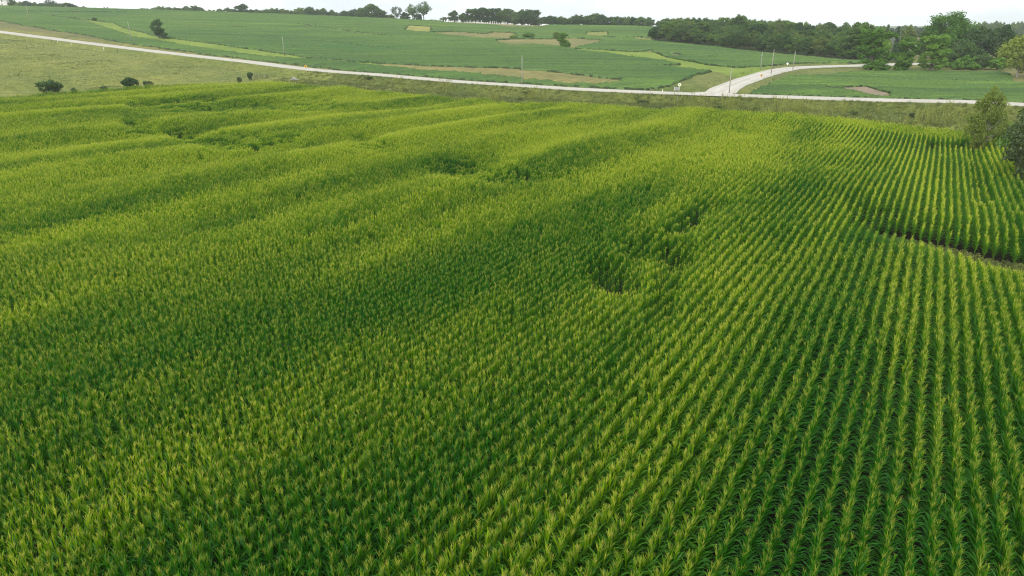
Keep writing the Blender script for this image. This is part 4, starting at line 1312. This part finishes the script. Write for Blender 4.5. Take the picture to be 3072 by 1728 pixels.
tag(o, 'pale heap of dead branches at the top of the corn', 'brush pile')

# ------------------------------------------------------------------ hilltop cemetery
M_STONE = plain('pale_headstone', (.62, .61, .57), .8, var=.12, scale=2)
def stone(kind, rs):
    mb = MB()
    if kind == 'tablet':
        w_, h, t = rs.uniform(.35, .55), rs.uniform(1.0, 1.5), .11
        mb.box(-w_ - .12, -t - .1, 0, w_ + .12, t + .1, .25)
        ring = [(-w_, .25), (w_, .25)] + [(w_ * math.cos(a), h - .3 + .35 * math.sin(a)) for a in np.linspace(0, math.pi, 7)]
        mb.quad([(x, -t, z) for x, z in ring]); mb.quad([(x, t, z) for x, z in ring[::-1]])
        for k in range(len(ring)):
            (xa, za), (xb, zb) = ring[k], ring[(k + 1) % len(ring)]
            mb.quad([(xa, -t, za), (xa, t, za), (xb, t, zb), (xb, -t, zb)])
    else:
        h = rs.uniform(1.9, 2.7)
        mb.box(-.5, -.5, 0, .5, .5, .3); mb.box(-.38, -.38, .3, .38, .38, .6)
        mb.tube([(0, 0, .6), (0, 0, h - .3), (0, 0, h)], [.36, .24, .02], 4)
    return mb.mesh('headstone', [M_STONE])
rs_ = random.Random(9)
tab = [stone('tablet', rs_) for _ in range(4)]; obe = [stone('obelisk', rs_) for _ in range(3)]
spots = [(1302, 't'), (1312, 't'), (1323, 't'), (1334, 't'), (1345, 't'), (1360, 't'), (1368, 'o'), (1375, 't'), (1381, 't'), (1401, 'o'), (1410, 'o'), (1416, 't'), (1423, 't'), (1429, 't'), (1434, 'o'), (1440, 't'), (1444, 'o'), (1450, 't'), (1456, 't'), (1462, 't'), (1472, 'o'),
         (1478, 'o'), (1483, 'o'), (1489, 'o'), (1494, 't'), (1499, 't'), (1504, 't'), (1508, 'o'), (1512, 'o'), (1516, 'o'), (1520, 't'), (1526, 't'), (1533, 't'), (1538, 't'), (1420, 't'), (1447, 't'), (1468, 't'), (1529, 't')]
for px, k in spots:
    Y = rs_.uniform(648, 662)
    X, Y, Z = ground_at(px, Y)
    o = link('headstone', rs_.choice(tab if k == 't' else obe), None, (X, Y, Z))
    s = rs_.uniform(.9, 1.25); o.scale = (s, s, s); o.rotation_euler = (0, rs_.uniform(-.05, .05), rs_.uniform(-.4, .4))
    tag(o, 'pale rounded tablet headstone in the hilltop cemetery rows' if k == 't' else 'pale pointed obelisk headstone rising above the hilltop cemetery rows', 'headstone', 'tablet headstones of the cemetery' if k == 't' else 'obelisk headstones of the cemetery')

# ------------------------------------------------------------------ buildings glimpsed at the edges
M_SIDING = plain('white_siding', (.74, .72, .70), .7, var=.05)
M_ROOFG = plain('grey_roof', (.20, .19, .19), .8, var=.15)
M_ROOFB = plain('brown_roof', (.24, .17, .14), .8, var=.15)
M_GLASS = plain('window_glass', (.06, .07, .09), .15, var=.1)
def house(px, Y, wd, dp, hw, hr, rz, roofm, label, wins):
    X, Y, Z = ground_at(px, Y)
    e = empty('house', (X, Y, Z), rz)
    mb = MB(); mb.box(-wd / 2, -dp / 2, -1, wd / 2, dp / 2, hw)
    mb.quad([(-wd / 2, -dp / 2, hw), (-wd / 2, 0, hw + hr), (-wd / 2, dp / 2, hw)][::-1]); mb.quad([(wd / 2, -dp / 2, hw), (wd / 2, dp / 2, hw), (wd / 2, 0, hw + hr)])
    link('wall', mb.mesh('wall', [M_SIDING]), e)
    mb = MB()
    for s in (-1, 1):
        a = (-wd / 2 - .4, s * (dp / 2 + .4), hw - .25); b = (wd / 2 + .4, s * (dp / 2 + .4), hw - .25); c = (wd / 2 + .4, 0, hw + hr + .12); d = (-wd / 2 - .4, 0, hw + hr + .12)
        mb.quad([a, b, c, d] if s < 0 else [b, a, d, c])
        mb.quad([(p[0], p[1], p[2] - .15) for p in ([d, c, b, a] if s < 0 else [c, d, a, b])])
        mb.quad([a, (a[0], a[1], a[2] - .15), (b[0], b[1], b[2] - .15), b])
    ro = link('roof', mb.mesh('roof', [roofm]), e)
    mb = MB(); mb.box(wd * .2, -.35, hw + hr * .6, wd * .2 + .6, .35, hw + hr + 1.0); link('chimney', mb.mesh('chimney', [M_ROOFB]), ro)
    for (x, z) in wins:
        mb = MB(); mb.box(x - .55, -dp / 2 - .05, z, x + .55, -dp / 2 + .02, z + 1.5); f = link('window', mb.mesh('window', [M_WHITE]), e)
        mb = MB(); mb.box(x - .44, -dp / 2 - .07, z + .1, x + .44, -dp / 2 - .052, z + 1.4); link('pane', mb.mesh('pane', [M_GLASS]), f)
    tag(e, label, 'house')
house(2, 660, 17, 9, 5.6, 3.2, .1, M_ROOFG, 'white two-storey house cut off by the top left corner', [(-5, 3.4), (-2, 3.4), (2.0, 3.4), (4.5, 3.4), (-4, .8), (4, .8)])
house(2735, 415, 10, 8, 4.6, 2.4, .1, M_ROOFB, 'white farmhouse with brown roof half hidden by the right-hand trees', [(-3, .9), (0, .9), (3, .9), (-2, 3.2), (2, 3.2)])
X, Y, Z = ground_at(1636, 652)
e = empty('shed', (X, Y, Z), .15)
mb = MB(); mb.box(-2.8, -1.4, -.3, 2.8, 1.4, .9); link('wall', mb.mesh('wall', [M_SIDING]), e)
mb = MB(); mb.quad([(-3.1, -1.7, .85), (3.1, -1.7, .72), (3.1, 0, 1.35), (-3.1, 0, 1.5)]); mb.quad([(3.1, 1.7, .72), (-3.1, 1.7, .85), (-3.1, 0, 1.5), (3.1, 0, 1.35)]); link('roof', mb.mesh('roof', [M_WHITE]), e)
mb = MB(); mb.box(-.5, -1.46, -.2, .5, -1.41, .75); link('door', mb.mesh('door', [M_METAL]), e)
tag(e, 'low white-roofed shed on the crest right of the cemetery', 'shed')

# ------------------------------------------------------------------ summer haze in the air
m, nt, out = mat('haze')
pv = nd(nt, 'VolumePrincipled')
pv.inputs['Color'].default_value = (.92, .965, 1.0, 1)
pv.inputs['Density'].default_value = HAZE_DENSITY
pv.inputs['Anisotropy'].default_value = .2
nt.links.new(pv.outputs[0], out.inputs['Volume'])
mb = MB()
zlo = float(gv[:, 2].min()) - 1.0
mb.box(-4600, -2900, zlo, 4600, 5600, max(60.0, float(gv[:, 2].max()) + 30))
tag(link('haze', mb.mesh('haze', [m])), 'thin pale summer haze over the whole landscape', 'haze', kind='stuff')
